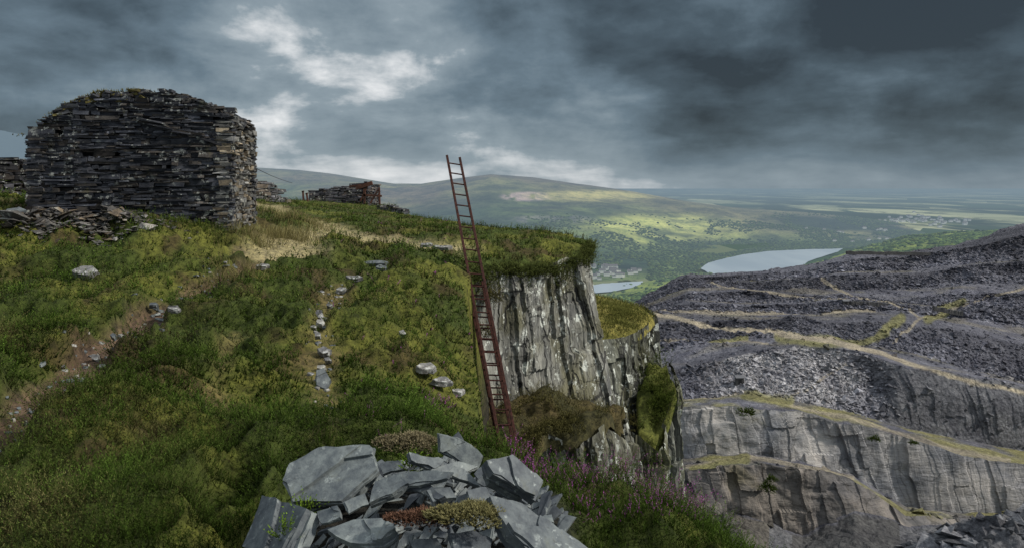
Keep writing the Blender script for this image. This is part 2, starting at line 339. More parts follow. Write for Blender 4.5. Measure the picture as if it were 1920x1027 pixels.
for n,y0,y1 in ((20000,2.2,9),(34000,9,50)):
    x,y=fan(n,y0,y1); z,d,idx,c,pm,pf,ln,pile=G(x,y,True)
    gu=ss(5.2,7.5,y); lim=np.where(idx<=11,.5*(1-gu),.1); ok=(rng.random(n)<(1-pm*.95)*(1-pf*.75)*(1-pile)*(.06+.94*ss(.15,-.2,c)))&(d<lim)&~hutmask(x,y)
    x,y,z,pf=x[ok],y[ok],z[ok],pf[ok]; m=len(x); s=np.clip(y/5,.7,3.5)
    nr=np.stack([rng.normal(.1,.5,m),rng.normal(0,.5,m),np.ones(m)],-1); nr/=np.linalg.norm(nr,axis=1,keepdims=True)
    t=ss(.0,.55,fbm(x*.9,y*.9,61)+.4*pf+rng.normal(0,.22,m)); cc=lerp(np.array([.085,.125,.026])+0*x[:,None],np.array([.25,.225,.1]),t)*rng.uniform(.6,1.3,(m,1))
    Gs.append(blades(np.stack([x,y,z-.01],-1),nr,rng.uniform(.02,.055,m)*(1+.025*y),.0018*s,cc))
for (px,py,r,n) in ((520,440,.9,1200),(560,425,1.0,800),(470,455,.6,400),(430,520,.5,200),(455,530,.4,200),(515,405,1.,500)):
    q=hit(px,py); x=rng.normal(q[0],r*.5,n); y=rng.normal(q[1],r*.6,n); ok=~hutmask(x,y); x,y=x[ok],y[ok]; m=len(x); z=G(x,y)
    nr=np.stack([rng.normal(.1,.3,m),rng.normal(0,.3,m),np.ones(m)],-1); nr/=np.linalg.norm(nr,axis=1,keepdims=True)
    Gs.append(blades(np.stack([x,y,z],-1),nr,rng.uniform(.15,.42,m),np.full(m,.005),np.array([.24,.21,.09])*rng.uniform(.5,1.3,(m,1))))
x=rng.uniform(-10.4,-5.9,1500); y=13.95+(x+10.1)*.16-abs(rng.normal(0,.35,1500)); z=G(x,y); nr=np.stack([rng.normal(0,.3,1500),rng.normal(-.2,.3,1500),np.ones(1500)],-1)
Gs.append(blades(np.stack([x,y,z],-1),nr/np.linalg.norm(nr,axis=1,keepdims=True),rng.uniform(.08,.24,1500),np.full(1500,.006),np.array([.1,.13,.03])*rng.uniform(.6,1.4,(1500,1))))
tag(trimesh('grass',Gs,m_leaf),'short yellow green grass between the heather','grass',kind='stuff')

# ---------------------------------------------------------------- stone boxes (dry stone)
BF=np.array([[0,1,2,3],[7,6,5,4],[0,4,5,1],[1,5,6,2],[2,6,7,3],[3,7,4,0]])
def boxes(cen,ax,ay,az,hl,hd,ht,jit=.18):
    n=len(cen); V=[]
    for sx,sy,sz in ((-1,-1,-1),(1,-1,-1),(1,1,-1),(-1,1,-1),(-1,-1,1),(1,-1,1),(1,1,1),(-1,1,1)):
        jl=1+rng.uniform(-jit,jit,n); jd=1+rng.uniform(-jit,jit,n); jt=1+rng.uniform(-jit*1.8,jit*1.8,n)
        V.append(cen+ax*(sx*hl*jl)[:,None]+ay*(sy*hd*jd)[:,None]+az*(sz*ht*jt)[:,None])
    V=np.stack(V,1); Fc=(np.arange(n)[:,None,None]*8+BF[None,:,::-1]).reshape(-1,4)
    return V.reshape(-1,3),Fc
def rnd_cols(n,lo=.45,hi=1.4,base=(.085,.088,.098)):
    c=np.array(base)*rng.uniform(lo,hi,(n,1)); w=rng.random(n)<.1; c[w]*=2.1
    b=rng.random(n)<.25; c[b]*=np.array([1.25,1.05,.8]); return c
def wall_slabs(A,B,zb,zt,th=.05,ln=.34,dep=.3,out=.07,tilt=.03,base=(.085,.088,.098),rough_above=None):
    A=np.array(A,float);B=np.array(B,float); Ln=np.linalg.norm(B-A); u=(B-A)/Ln; nrm=np.array([u[1],-u[0]])
    cs=[];hl=[];ht=[];ao=[]
    nb=max(1,int(Ln/.9)); cuts=[0]+sorted(Ln*(i+random.uniform(-.25,.25))/nb for i in range(1,nb))+[Ln]
    zmin=min(zb(s) for s in (0,.5,1))-.25; zmax=max(zt(s) for s in np.linspace(0,1,30))
    for s0,s1 in zip(cuts[:-1],cuts[1:]):
        z=zmin+random.uniform(-.05,0)
        while z<zmax:
            t=th*random.choice([.4,.6,.8,1,1,1.4,2.1]); s=s0-random.uniform(0,ln*.35)
            while s<s1:
                l=ln*random.choice([.2,.35,.5,.7,.9,1.2,1.9]); l=min(l,max(s1-s+random.uniform(0,.12),.08)); m=s+l/2; f=min(max(m/Ln,0),1)
                if z<zt(f)+random.uniform(-.05,.03) and z>zb(f)-.3 and s+l>0 and random.random()<.97:
                    rr=1 if rough_above is None or z<rough_above(f) else 2.4
                    m2=min(max(m,l*.45),Ln-l*.45)
                    o=random.uniform(-out*rr*.8,out*.6); cs.append((*(A+u*m2+nrm*(o-dep/2)),z+t/2+random.uniform(-.2,.2)*t)); hl.append(l*.5); ht.append(t*.5*random.uniform(.8,1.15)); ao.append(random.uniform(-1,1)*rr)
                s+=l
            z+=t*.93
    n=len(cs); cs=np.array(cs); ao=np.array(ao)*tilt
    r=rng.normal(0,.07,n); ax=np.stack([u[0]*np.cos(r)-u[1]*np.sin(r),u[0]*np.sin(r)+u[1]*np.cos(r),ao],-1); ax/=np.linalg.norm(ax,axis=1,keepdims=True)
    ay=np.stack([ax[:,1],-ax[:,0],0*ao],-1); ay/=np.linalg.norm(ay,axis=1,keepdims=True); az=np.cross(ay,ax)*-1; az*=np.sign(az[:,2:3])
    V,Fc=boxes(cs,ax,ay,az,np.array(hl),np.full(n,dep/2)*rng.uniform(.85,1.05,n),np.array(ht)*.95,.14)
    return V,Fc,np.repeat(rnd_cols(n,base=base),8,0)
def merge(parts):
    V=[];Fc=[];Cc=[];o=0
    for v,f,c in parts: V.append(v);Fc.append(f+o);Cc.append(c);o+=len(v)
    return np.concatenate(V),np.concatenate(Fc),np.concatenate(Cc)
A=np.array([-10.1,14.2]);B=np.array([-6.1,14.85]); u=(B-A)/np.linalg.norm(B-A); vv=np.array([-u[1],u[0]]); Wd=np.linalg.norm(B-A); Dp=2.5
pu=[0,.03,.08,.19,.26,.33,.42,.5,.58,.66,.74,.8,.86,.93,1.]; pz=[1.05,1.24,1.42,1.74,1.84,1.98,1.98,2.05,2.02,2.05,1.95,1.9,1.75,1.65,1.46]
top=lambda f: float(np.interp(f,pu,pz)); zb=lambda f:-.6-.55*f
HB=(.038,.041,.05)  # darker stone than the end wall, shaded side painted into the colour
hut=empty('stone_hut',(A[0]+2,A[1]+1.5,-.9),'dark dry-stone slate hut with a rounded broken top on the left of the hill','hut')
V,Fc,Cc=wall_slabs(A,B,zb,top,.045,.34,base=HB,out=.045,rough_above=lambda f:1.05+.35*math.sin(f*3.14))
prof=[(0,-1.4)]+[(f*Wd,top(f)-.16) for f in np.linspace(0,1,14)]+[(Wd,-1.4)]
vs=[]
for dv in (.24,Dp-.2):
    for s,z in prof: s=min(max(s,.24),Wd-.24); q=A+u*s+vv*dv; vs.append((q[0],q[1],z))
bm=bmesh.new(); bv=[bm.verts.new(v) for v in vs]; n=len(prof)
for i in range(n): bm.faces.new([bv[i],bv[(i+1)%n],bv[n+(i+1)%n],bv[n+i]])
bm.faces.new(bv[:n][::-1]); bm.faces.new(bv[n:]); me=bpy.data.meshes.new('inner_fill'); bm.to_mesh(me); bm.free()
m_dark,nt,out=mk('dark_fill'); fin(nt,out,Mx(nt,Noi(nt,posn(nt),6.,4),(.008,.008,.009),(.03,.03,.03)),.9); me.materials.append(m_dark)
o=bpy.data.objects.new('inner_fill',me); C.objects.link(o); o.parent=hut; localize(o)
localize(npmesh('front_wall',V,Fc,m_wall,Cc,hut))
Cpt=B+vv*Dp
V,Fc,Cc=wall_slabs(B,Cpt,lambda f:-1.3,lambda f:1.42-.2*f+.1*math.sin(f*9),.052,.28,base=(.13,.13,.125),out=.1); localize(npmesh('end_wall',V,Fc,m_wall,Cc,hut))['label']='lichened end wall with sunlight painted in as a paler tone'  # paler base colour paints in the sunlight on this end
Dpt=A+vv*Dp
p1=wall_slabs(Dpt,A,lambda f:-.8,lambda f:1.1,.055,.35,base=HB); p2=wall_slabs(Cpt,Dpt,lambda f:-.9,lambda f:top(1-f),.055,.35,base=HB)
V,Fc,Cc=merge([p1,p2]); localize(npmesh('rear_wall',V,Fc,m_wall,Cc,hut))
n=1900; f=rng.uniform(0.05,.97,n); v=rng.uniform(.14,Dp-.1,n); e=.01
zt=np.interp(f,pu,pz); sl=(np.interp(f+e,pu,pz)-np.interp(f-e,pu,pz))/(2*e*Wd); sl=np.clip(sl,-.7,.7)
lay=rng.integers(0,4,n)*.04
cs=np.stack([A[0]+u[0]*f*Wd+vv[0]*v,A[1]+u[1]*f*Wd+vv[1]*v,zt-.05-lay+.07*fbm(f*12,v*3,4)+.03],-1)
ang=rng.uniform(0,6.28,n); hx=np.stack([np.cos(ang),np.sin(ang)],-1); su=(hx@u)*sl
ax=np.stack([hx[:,0],hx[:,1],su*.5+rng.normal(0,.16,n)],-1); ax/=np.linalg.norm(ax,axis=1,keepdims=True)
nn=np.stack([-u[0]*sl*.5,-u[1]*sl*.5,np.ones(n)],-1)+rng.normal(0,.16,(n,3)); ay=np.cross(nn,ax); ay/=np.linalg.norm(ay,axis=1,keepdims=True); az=np.cross(ax,ay)
V,Fc=boxes(cs,ax,ay,az,rng.uniform(.06,.2,n),rng.uniform(.05,.14,n),rng.uniform(.01,.032,n),.28)
cc=rnd_cols(n,base=(.055,.058,.065)); mo=(f<.55)&(rng.random(n)<.5); cc[mo]=np.array([.12,.105,.035])*rng.uniform(.5,1.2,(mo.sum(),1))
localize(npmesh('roof_rubble',V,Fc,m_wall,np.repeat(cc,8,0),hut))
def along(p,q,n,hl,hd,ht,base=(.045,.047,.055)):
    p=np.array(p);q=np.array(q); t=(np.arange(n)+.5)/n; cs=p+(q-p)*t[:,None]+rng.normal(0,.02,(n,3)); ax=np.tile((q-p)/np.linalg.norm(q-p),(n,1))+rng.normal(0,.07,(n,3)); ax/=np.linalg.norm(ax,axis=1,keepdims=True)
    ay=np.tile([vv[0],vv[1],0.],(n,1)); az=np.cross(ax,ay); V,Fc=boxes(cs,ax,ay,az,np.full(n,hl)*rng.uniform(.6,1.2,n),np.full(n,hd),np.full(n,ht),.2); return V,Fc,np.repeat(rnd_cols(n,base=base),8,0)
def fp(f,z,o=.0): q=A+u*f*Wd-vv*o; return (q[0],q[1],z)
V,Fc,Cc=merge([along(fp(.56,1.42),fp(.93,1.0),4,.3,.07,.022),along(fp(.6,1.33,.02),fp(.8,1.1,.02),2,.33,.05,.014)])
localize(npmesh('sloping_coping',V,Fc,m_wall,Cc,hut))
n=2200; f=rng.normal(.27,.12,n); v=rng.uniform(.05,1.6,n); z=np.interp(f,pu,pz)+.03
Bm=np.stack([A[0]+u[0]*f*Wd+vv[0]*v,A[1]+u[1]*f*Wd+vv[1]*v,z],-1); nr=np.tile([0.,-.2,1.],(n,1))+rng.normal(0,.4,(n,3))
mo=trimesh('moss',[sprigs(Bm,nr,rng.uniform(.02,.06,n),6,np.tile([.11,.1,.03],(n,1)),np.tile([.23,.2,.06],(n,1)),.01,.022)],m_leaf,hut); localize(mo)
def ruin(name,label,cat,segs,th=.09,ln=.6,base=(.06,.06,.07),group=None):
    r=empty(name,tuple(segs[0][0])+(segs[0][2],),label,cat,group)
    for (a,b,z0,zf) in segs:
        V,Fc,Cc=wall_slabs(a,b,lambda f,z0=z0:z0,zf,th,ln,.5,.08,.06,base); localize(npmesh('wall_face',V,Fc,m_wall,Cc,r))
    return r
def P2(px,Y): return ((px-CX)/F*Y,Y)
zz=lambda py,Y:-(py-HY)/F*Y
ruin('ruined_winding_house','low ruined slate building on the ridge with rusted machinery on its right','ruin',
 [(P2(580,42),P2(690,43),zz(388,42),lambda f:zz(np.interp(f,[0,.2,.55,.75,.9,1],[361,356,352,354,347,352]),42)),
  (P2(690,43),P2(712,46),zz(388,42),lambda f:zz(352,44)),(P2(712,46.5),P2(600,46),zz(384,42),lambda f:zz(np.interp(f,[0,.2,.5,1],[352,341,349,357]),45))])
ruin('ruined_wall','broken dark slate wall just right of the hut','wall',[(P2(478,30),P2(546,32),zz(382,30),lambda f:zz(np.interp(f,[0,.3,.6,1],[338,343,352,374]),30))],.07,.4,base=(.085,.085,.09))
ruin('collapsed_wall','dark slate wall behind the left side of the hut','wall',[(P2(-40,19),P2(60,20.5),zz(362,19),lambda f:zz(296+4*math.sin(f*7),19))],.06,.4,base=(.022,.022,.026))
ruin('rubble_wall_end','low heap of wall stones at the end of the ridge','rubble',[(P2(706,38),P2(755,37),zz(408,37),lambda f:zz(np.interp(f,[0,.5,1],[389,387,398]),37))],.1,.5)
def beam(bm,p,q,w,h,up=(0,0,1)):
    p=Vector(p);q=Vector(q);a=(q-p).normalized(); s=a.cross(Vector(up)).normalized(); t=s.cross(a)
    vs=[bm.verts.new(e+s*(i*w/2)+t*(j*h/2)) for e in (p,q) for i,j in ((-1,-1),(1,-1),(1,1),(-1,1))]
    for f in ((0,1,2,3),(7,6,5,4),(0,4,5,1),(1,5,6,2),(2,6,7,3),(3,7,4,0)): bm.faces.new([vs[i] for i in f])
def bmobj(name,bm,mat,parent=None,bev=0):
    if bev: bmesh.ops.bevel(bm,geom=bm.edges[:],offset=bev,segments=1,affect='EDGES')
    bmesh.ops.recalc_face_normals(bm,faces=bm.faces[:])
    me=bpy.data.meshes.new(name); bm.to_mesh(me); bm.free(); me.materials.append(mat)
    o=bpy.data.objects.new(name,me); C.objects.link(o)
    if parent: o.parent=parent; localize(o)
    return o
mach=empty('winding_frame',tuple(at(695,380,41.5)),'rusty iron frame beside the ruined building on the ridge','machinery')
for nm,segs,w in (('post',[((684,382),(683,354))],.12),('post',[((712,384),(711,352))],.1),('brace',[((655,350),(690,345)),((690,345),(676,378))],.1),('cross_beam',[((680,366),(716,368))],.12),('drum',[((668,353),(698,343))],.22),('brace',[((694,382),(709,356))],.09)):
    bm=bmesh.new()
    for a,b in segs: beam(bm,at(*a,41.5),at(*b,41.5),w,w)
    bmobj(nm,bm,m_rustdull,mach)
for i,(a,b,l) in enumerate((((569,376),(568,359),'short rusty post left of the ruined building'),((577,378),(575,363),'thin leaning rusty post nearest the ruined building'))):
    bm=bmesh.new(); beam(bm,at(*a,40),at(*b,40),.09,.09); beam(bm,at(b[0]-2,b[1]+1,40),at(b[0]+2,b[1],40),.09,.08); tag(bmobj('iron_post',bm,m_rustdull),l,'post','rusty posts on the ridge')
bm=bmesh.new(); 
pts=[at(484,318,17.3)]+[at(484+i*8,318+i*3.2+2*math.sin(i/8*3.1),17.3+i*1.6) for i in range(1,9)]
for a,b in zip(pts[:-1],pts[1:]): beam(bm,a,b,.012,.012)
tag(bmobj('cable',bm,m_dark),'thin old cable hanging from the right end of the hut','cable')

def rocks(cen,size,flat=.6,seed=0):
    n=len(cen); base=np.array([(1,0,0),(-1,0,0),(0,1,0),(0,-1,0),(0,0,1),(0,0,-1)],float)
    Vv=base[None]*rng.uniform(.5,1.2,(n,6,1))+rng.normal(0,.22,(n,6,3)); Vv[:,:,2]*=flat
    q=rng.normal(0,1,(n,3,3)); q[:,2]=q[:,2]*.35+np.array([0,0,1.2]); 
    z=q[:,2]/np.linalg.norm(q[:,2],axis=1,keepdims=True); x=np.cross(q[:,0],z); x/=np.linalg.norm(x,axis=1,keepdims=True); y=np.cross(z,x)
    Rm=np.stack([x,y,z],1); Vv=np.einsum('nij,njk->nik',Vv*size[:,None,None],Rm)+cen[:,None]
    fc=np.array([(0,2,4),(2,1,4),(1,3,4),(3,0,4),(2,0,5),(1,2,5),(3,1,5),(0,3,5)])
    return Vv.reshape(-1,3),(np.arange(n)[:,None,None]*6+fc[None]).reshape(-1,3)
rb=[]
for (px,py,rx,ry,n) in ((120,415,1.3,.7,520),(60,430,.9,.5,200),(200,440,.9,.5,260),(160,400,1.2,.3,200),(20,400,.8,.6,120),(280,440,.9,.3,60)):
    q=hit(px,py); x=rng.normal(q[0],rx*.5,n); y=np.minimum(rng.normal(q[1],ry*.6,n),13.9+(x+10.1)*.16); hgt=.3*np.exp(-((x-q[0])/rx)**2-((y-q[1])/ry)**2)*(n>180)
    rb.append(np.stack([x,y,G(x,y)+hgt*rng.uniform(0.1,1,n)],-1))
cen=np.concatenate(rb); n=len(cen); V,Fc=rocks(cen,rng.gamma(2,.03,n)+.02,.35)
tag(npmesh('slate_rubble',V,Fc,m_wall,np.repeat(rnd_cols(n,base=(.1,.095,.09)),6,0)),'fallen slate rubble heaped at the foot of the hut','rubble',kind='stuff')

# ---------------------------------------------------------------- slab things
def clip_line(L,ox,oy,nx,ny):
    R=[]
    for i,p in enumerate(L):
        q=L[(i+1)%len(L)]; a=(p.x-ox)*nx+(p.y-oy)*ny; b=(q.x-ox)*nx+(q.y-oy)*ny
        if a>=0: R.append(p.copy())
        if a*b<0: R.append(p.lerp(q,a/(a-b)))
    return R
def polyslab(name,P,nrm,thick,mat,label,cat,group=None,jit=.006,flakes=1):
    P=[Vector(p) for p in P]; c=sum(P,Vector())/len(P); nz=Vector(nrm).normalized(); nx=nz.orthogonal().normalized(); ny=nz.cross(nx)
    M=Matrix((nx,ny,nz)).transposed().to_4x4(); M.translation=c; Mi=M.inverted(); L=[Mi@p for p in P]
    bm=bmesh.new()
    def layer(L,z0,th,nl,jit,ledge=.012):
        pts=[]
        for i,p in enumerate(L):
            q=L[(i+1)%len(L)]; pts.append(Vector((p.x,p.y,0)))
            k=min(4,int((q-p).length/.045))
            dr=0.
            for j in range(1,k+1):
                t=(j+random.uniform(-.35,.35))/(k+1); m=p.lerp(q,t); dr=dr*.5+random.uniform(-jit,jit); e_=(q-p).normalized(); pts.append(Vector((m.x-e_.y*dr,m.y+e_.x*dr,0)))
        n=len(pts); tx=random.uniform(-.02,.02); ty=random.uniform(-.02,.02); zc=z0; rings=[]
        push=[0.]*n
        for l in range(nl):
            if l: 
                for _ in range(2):
                    a0=random.randrange(n); w=random.randint(2,max(3,n//3)); sg=random.choice([-1,1,1])*random.uniform(.3,1)*ledge
                    for j in range(w): push[(a0+j)%n]+=sg
            tl=th/nl
            for zz_ in (zc,zc-tl*.94):
                rings.append([bm.verts.new(Vector((p.x,p.y,0))*(1+push[i]/max(p.length,.03))+Vector((0,0,zz_+p.x*tx+p.y*ty+random.uniform(-.0012,.0012)))) for i,p in enumerate(pts)])
            zc-=tl
        for r0,r1 in zip(rings[:-1],rings[1:]):
            for i in range(n): bm.faces.new([r0[i],r0[(i+1)%n],r1[(i+1)%n],r1[i]])
        bm.faces.new(rings[0][::-1]); bm.faces.new(rings[-1])
    R_=max(p.length for p in L)
    layer(L,0,thick,max(2,min(5,int(thick/.012))),jit,min(.014,R_*.12))
    if flakes and R_>.08:
        h=0
        for _ in range(3 if R_>.2 else (2 if R_>.13 else 1)):
            a=random.uniform(0,6.28); rr=random.uniform(-.35,.45)*R_
            Lc=clip_line(L,math.cos(a)*rr,math.sin(a)*rr,math.cos(a),math.sin(a))
            if len(Lc)>=3 and len(Lc)<14:
                cc_=sum(Lc,Vector())/len(Lc); Lc=[cc_+(p-cc_)*random.uniform(.93,.985) for p in Lc]; h+=random.uniform(.004,.01)
                layer(Lc,h,h+.004,1,jit*1.5,0)
    bmesh.ops.recalc_face_normals(bm,faces=bm.faces[:])
    me=bpy.data.meshes.new(name); bm.to_mesh(me); bm.free(); me.materials.append(mat)
    o=bpy.data.objects.new(name,me); C.objects.link(o); o.matrix_world=M
    return tag(o,label,cat,group)
def pxslab(poly_,z,nrm,thick,label,group=None,mat=None,name='slate_slab',cat='slate slab',Y=None,under=0,**k):
    cx=sum(p[0] for p in poly_)/len(poly_); cy=sum(p[1] for p in poly_)/len(poly_); 
    if Y is None: Y=-z*F/(cy-HY)
    c=Vector(at(cx,cy,Y)); n=Vector(nrm).normalized(); P=[]
    for q in poly_:
        r=Vector(at(q[0],q[1],1.)); P.append(r*(c.dot(n)/r.dot(n)))
    o=polyslab(name,P,n,thick,mat or m_slab,label,cat,group,**k)
    for j in range(under):
        a=random.uniform(-.7,.7); R=Matrix.Rotation(a,4,n); sc_=random.uniform(.75,.98)
        off=n*(-thick*(j+1)-.008*(j+1)-thick*.1)+Vector((random.uniform(-.04,.04),random.uniform(-.05,.01),0))
        P2_=[c+R@((p-c)*sc_)+off for p in P]; n2=(n+Vector((random.gauss(0,.06),random.gauss(0,.06),0))).normalized()
        polyslab('slate_slab',P2_,n2,thick*random.uniform(.6,1.),m_slab,('darker slab lying directly under the ' if j==0 else 'lowest slab of the stack under the ')+label,'slate slab')
    return o
SL=[([(545,872),(600,842),(697,836),(706,878),(640,938),(550,940),(530,905)],-1.36,(-.2,-.5,.8),.032,'largest pale grey slab at the left of the foreground slate pile',2),
([(462,1030),(500,930),(574,952),(556,990),(515,1060)],-1.44,(-.6,-.4,.65),.04,'tilted slab at the lower left corner of the slate pile',1),
([(822,812),(872,826),(906,854),(896,880),(824,846)],-1.29,(.15,-.9,.4),.025,'upright tilted slab at the top of the foreground slate pile',1),
([(912,862),(958,853),(1018,903),(1002,932),(924,888)],-1.32,(.5,-.45,.7),.05,'thick lichened block at the right end of the slate pile',1),
([(918,930),(978,943),(1125,1050),(1020,1060),(958,1000)],-1.33,(.5,-.3,.8),.04,'long sloping slab at the lower right of the slate pile',1),
([(705,905),(772,884),(850,884),(840,896),(765,910),(738,930),(694,948)],-1.28,(-.25,-.5,.8),.018,'long narrow slab across the middle of the slate pile',1),
([(764,848),(822,858),(880,888),(900,912),(860,898),(768,864)],-1.29,(.3,-.6,.7),.02,'slab just below the upright one in the slate pile',1),
([(614,992),(662,974),(732,972),(744,996),(716,1016),(656,1016)],-1.36,(-.15,-.25,.95),.025,'flat dark slab at the bottom middle of the slate pile',1),
([(842,998),(890,992),(924,1012),(916,1046),(854,1046)],-1.34,(.25,-.3,.9),.025,'slab at the bottom edge right of the moss cushion',0),
([(800,918),(844,912),(856,932),(812,940)],-1.30,(.2,-.4,.9),.018,'small square slab in the middle of the slate pile',0),
([(594,957),(634,949),(638,968),(604,980)],-1.36,(-.4,-.3,.9),.02,'small slab under the lower edge of the largest pale slab',0),
([(646,940),(684,924),(692,944),(654,962)],-1.33,(.1,-.7,.7),.016,'small slab left of the long narrow slab',0),
([(876,918),(912,912),(926,936),(888,948)],-1.30,(.35,-.5,.8),.02,'slab between the middle of the pile and the long sloping slab',0),
([(712,868),(748,862),(758,878),(718,888)],-1.32,(-.2,-.6,.8),.018,'slab between the largest pale slab and the top moss',0),
([(767,1012),(818,1007),(832,1038),(777,1046)],-1.37,(.0,-.45,.9),.02,'dark slab at the bottom edge below the moss cushion',0)]
for p_,z,n_,t_,l_,un in SL: pxslab(p_,z,n_,t_,l_,under=un)
k=0
while k<298:
    a=random.uniform(0,6.28); r=math.sqrt(random.random()); x=PILE[0]+r*.68*math.cos(a)-.03; y=PILE[1]+r*.62*math.sin(a)
    s=random.choice([.025,.035,.05,.07,.1])*random.uniform(.8,1.2)*(1.1-r*.3); m=random.randint(3,5); z=float(G(x,y))+random.uniform(.03,.19)*(1.15-r)+.01
    nr=Vector((random.gauss(0,.5),random.gauss(-.4,.4),1)).normalized(); nx=nr.orthogonal().normalized(); ny=nr.cross(nx)
    aa=sorted(random.uniform(0,6.28) for _ in range(m)); 
    if max([(aa[(i+1)%m]-aa[i])%6.283 for i in range(m)])>2.9: continue
    el=random.uniform(.25,.7); P=[Vector((x,y,z))+nx*(s*math.cos(q))+ny*(s*el*math.sin(q)) for q in aa]
    polyslab('slate_piece',P,nr,random.uniform(.006,.016),m_slab,'small broken piece of slate filling the foreground pile','slate piece','small slate pieces in the pile',jit=.003); k+=1
def cushion(px,py,z,rx,ry,h,c1,c2,label,n=900,name='moss_cushion',cat='moss',L=.03,lw=.0028):
    Y=-z*F/(py-HY); q=at(px,py,Y); a=rng.uniform(0,6.28,n); r=np.sqrt(rng.random(n)); ex=1+.25*np.sin(a*3+px)+.15*np.sin(a*5)
    x=rx*r*np.cos(a)*ex; y=ry*r*np.sin(a)*ex; zz_=h*np.sqrt(np.clip(1-r*r,0,1))*rng.uniform(.5,1,n)
    nr=np.stack([x/rx*.8,y/ry*.8,zz_/h+.4],-1)+rng.normal(0,.25,(n,3)); nr/=np.linalg.norm(nr,axis=1,keepdims=True)
    o=trimesh(name,[sprigs(np.stack([x,y,zz_],-1),nr,rng.uniform(.6,1.3,n)*L,9,np.tile(c1,(n,1))*rng.uniform(.6,1.3,(n,1)),np.tile(c2,(n,1)),lw,.009)],m_leaf)
    o.location=q; return tag(o,label,cat)
cushion(765,838,-1.34,.14,.1,.055,[.12,.1,.05],[.33,.28,.17],'pale straw coloured moss cushion at the top of the slate pile',1500,L=.02,lw=.0022)
cushion(878,972,-1.27,.13,.07,.04,[.12,.11,.035],[.31,.28,.13],'yellowish moss cushion low on the right of the slate pile',1500,L=.02,lw=.0022)
cushion(790,978,-1.30,.11,.045,.03,[.1,.055,.035],[.22,.12,.08],'reddish brown moss cushion low in the middle of the slate pile',900,L=.02,lw=.0022)
cushion(860,850,-1.40,.06,.05,.03,[.1,.09,.04],[.28,.25,.12],'tiny moss tuft beside the upright slab',200)
for (px,py,z,l) in ((568,968,-1.40,'bright green leafy sprig beside the largest pale slab'),(535,1010,-1.43,'bright green leafy sprig at the lower left slab'),(735,805,-1.75,'bright green sprig among heather above the slate pile'),(775,880,-1.31,'small green sprig growing between the central slabs')):
    cushion(px,py,z-.03,.035,.035,.04,[.08,.13,.02],[.18,.28,.03],l,50,'green_sprig','plant',.06,.004)
def gslab(px,py,w,h,label,mat=m_slab,thick=.06,group=None,name='slate_stone',cat='stone',tilt=(0,-.35,.93)):
    q=hit(px,py,G); Y=q[1]*.98; m=random.randint(5,7); ps=[]
    for i in range(m):
        a=6.283*i/m+random.uniform(-.35,.35); ps.append((px+w/2*math.cos(a)*random.uniform(.75,1.1),py-4+h/2*math.sin(a)*random.uniform(.75,1.1)))
    return pxslab(ps[::-1],0,tilt,thick,label,group,mat,name,cat,Y=Y)
gslab(161,512,52,20,'whitish boulder lying alone in the heather on the left',m_pale,.22,tilt=(0.1,-.45,.9),name='white_boulder',cat='boulder')
for a in ((606,714,34,42,'upright grey stone in the heather left of the ladder',(.2,-.7,.7)),(607,660,26,14,'pale flat stone above the upright grey stone',(0,-.35,.93)),(598,592,20,18,'small pale stone in the heather near the middle',(0,-.5,.9)),(600,606,14,10,'smaller pale stone just below another pale one',(0,-.5,.9)),(662,523,36,9,'pale flat stone at the top of the short slope',(0,-.35,.93)),(702,497,52,9,'wide flat slate stone beside the far grass track',(0,-.3,.93)),(715,505,24,7,'small stone by the wide flat slate stone',(0,-.3,.93)),(800,690,46,14,'pale flat slab half hidden in heather near the ladder',(.2,-.3,.93)),(830,715,40,10,'lower pale slab half hidden in heather near the ladder',(.2,-.3,.93)),(492,501,26,6,'small pale stone at the far end of the path',(0,-.3,.93)),(832,467,44,7,'pale flat slab on the cliff top left of the ladder',(0,-.25,.95)),(800,462,30,5,'thin pale stone on the far grass track',(0,-.25,.95)),(178,672,18,13,'small pale stone in the middle of the path',(0,-.5,.9)),(212,632,12,9,'small stone at the path edge above another stone',(0,-.5,.9)),(325,580,30,8,'pale stone where the path fades out',(0,-.4,.9)),(288,573,22,6,'narrow stone at the upper part of the path',(0,-.4,.9)),(30,398,44,12,'flat slab at the left foot of the rubble',(0,-.5,.85)),(755,626,14,10,'tiny pale stone in heather below the far track',(0,-.5,.85)),(595,630,16,9,'little pale stone in the broken line between two larger ones',(0,-.5,.85)),(602,690,18,10,'little pale stone just above the upright grey stone',(0,-.5,.85)),(640,545,20,7,'small pale stone at the head of the broken stone line',(0,-.4,.9)),(860,735,26,9,'small pale slab lowest of three near the ladder',(.2,-.3,.93)),(614,676,16,8,'thin pale stone in the broken line beside the upright stone',(0,-.5,.85)),(618,575,14,7,'tiny pale stone uppermost in the broken stone line',(0,-.5,.85)),(588,615,12,7,'tiny pale stone left in the broken stone line',(0,-.5,.85))):
    gslab(a[0],a[1],a[2],a[3],a[4],m_pale if 'pale' in a[4] else m_slab,tilt=a[5])
def loose(pl,n,sx,label,group,lo=.1,hi=.95,mats=None):
    for i in range(n):
        t=random.uniform(lo,hi)*(len(pl)-1); j=int(t); q=pl[j]*(1-t+j)+pl[j+1]*(t-j); x=q[0]+random.gauss(0,sx); y=q[1]+random.gauss(0,sx*1.2); z=float(G(x,y)); s=random.choice([.01,.015,.02,.03,.045])*(1 if y<9 else 1.5)
        P=[Vector((x+s*math.cos(b)*random.uniform(.7,1.1),y+s*math.sin(b)*random.uniform(.7,1.1),z+.014)) for b in np.linspace(0,5.2,random.choice([4,5,6]))]
        polyslab('path_stone' if 'path' in label else 'loose_stone',P,(random.gauss(0,.2),random.gauss(0,.2),1),.025,random.choice(mats or [m_slab,m_slab,m_pale]),label,'stone',group,jit=.004)
loose(path_main,210,.15,'small loose stone on the brown path','loose stones on the path')
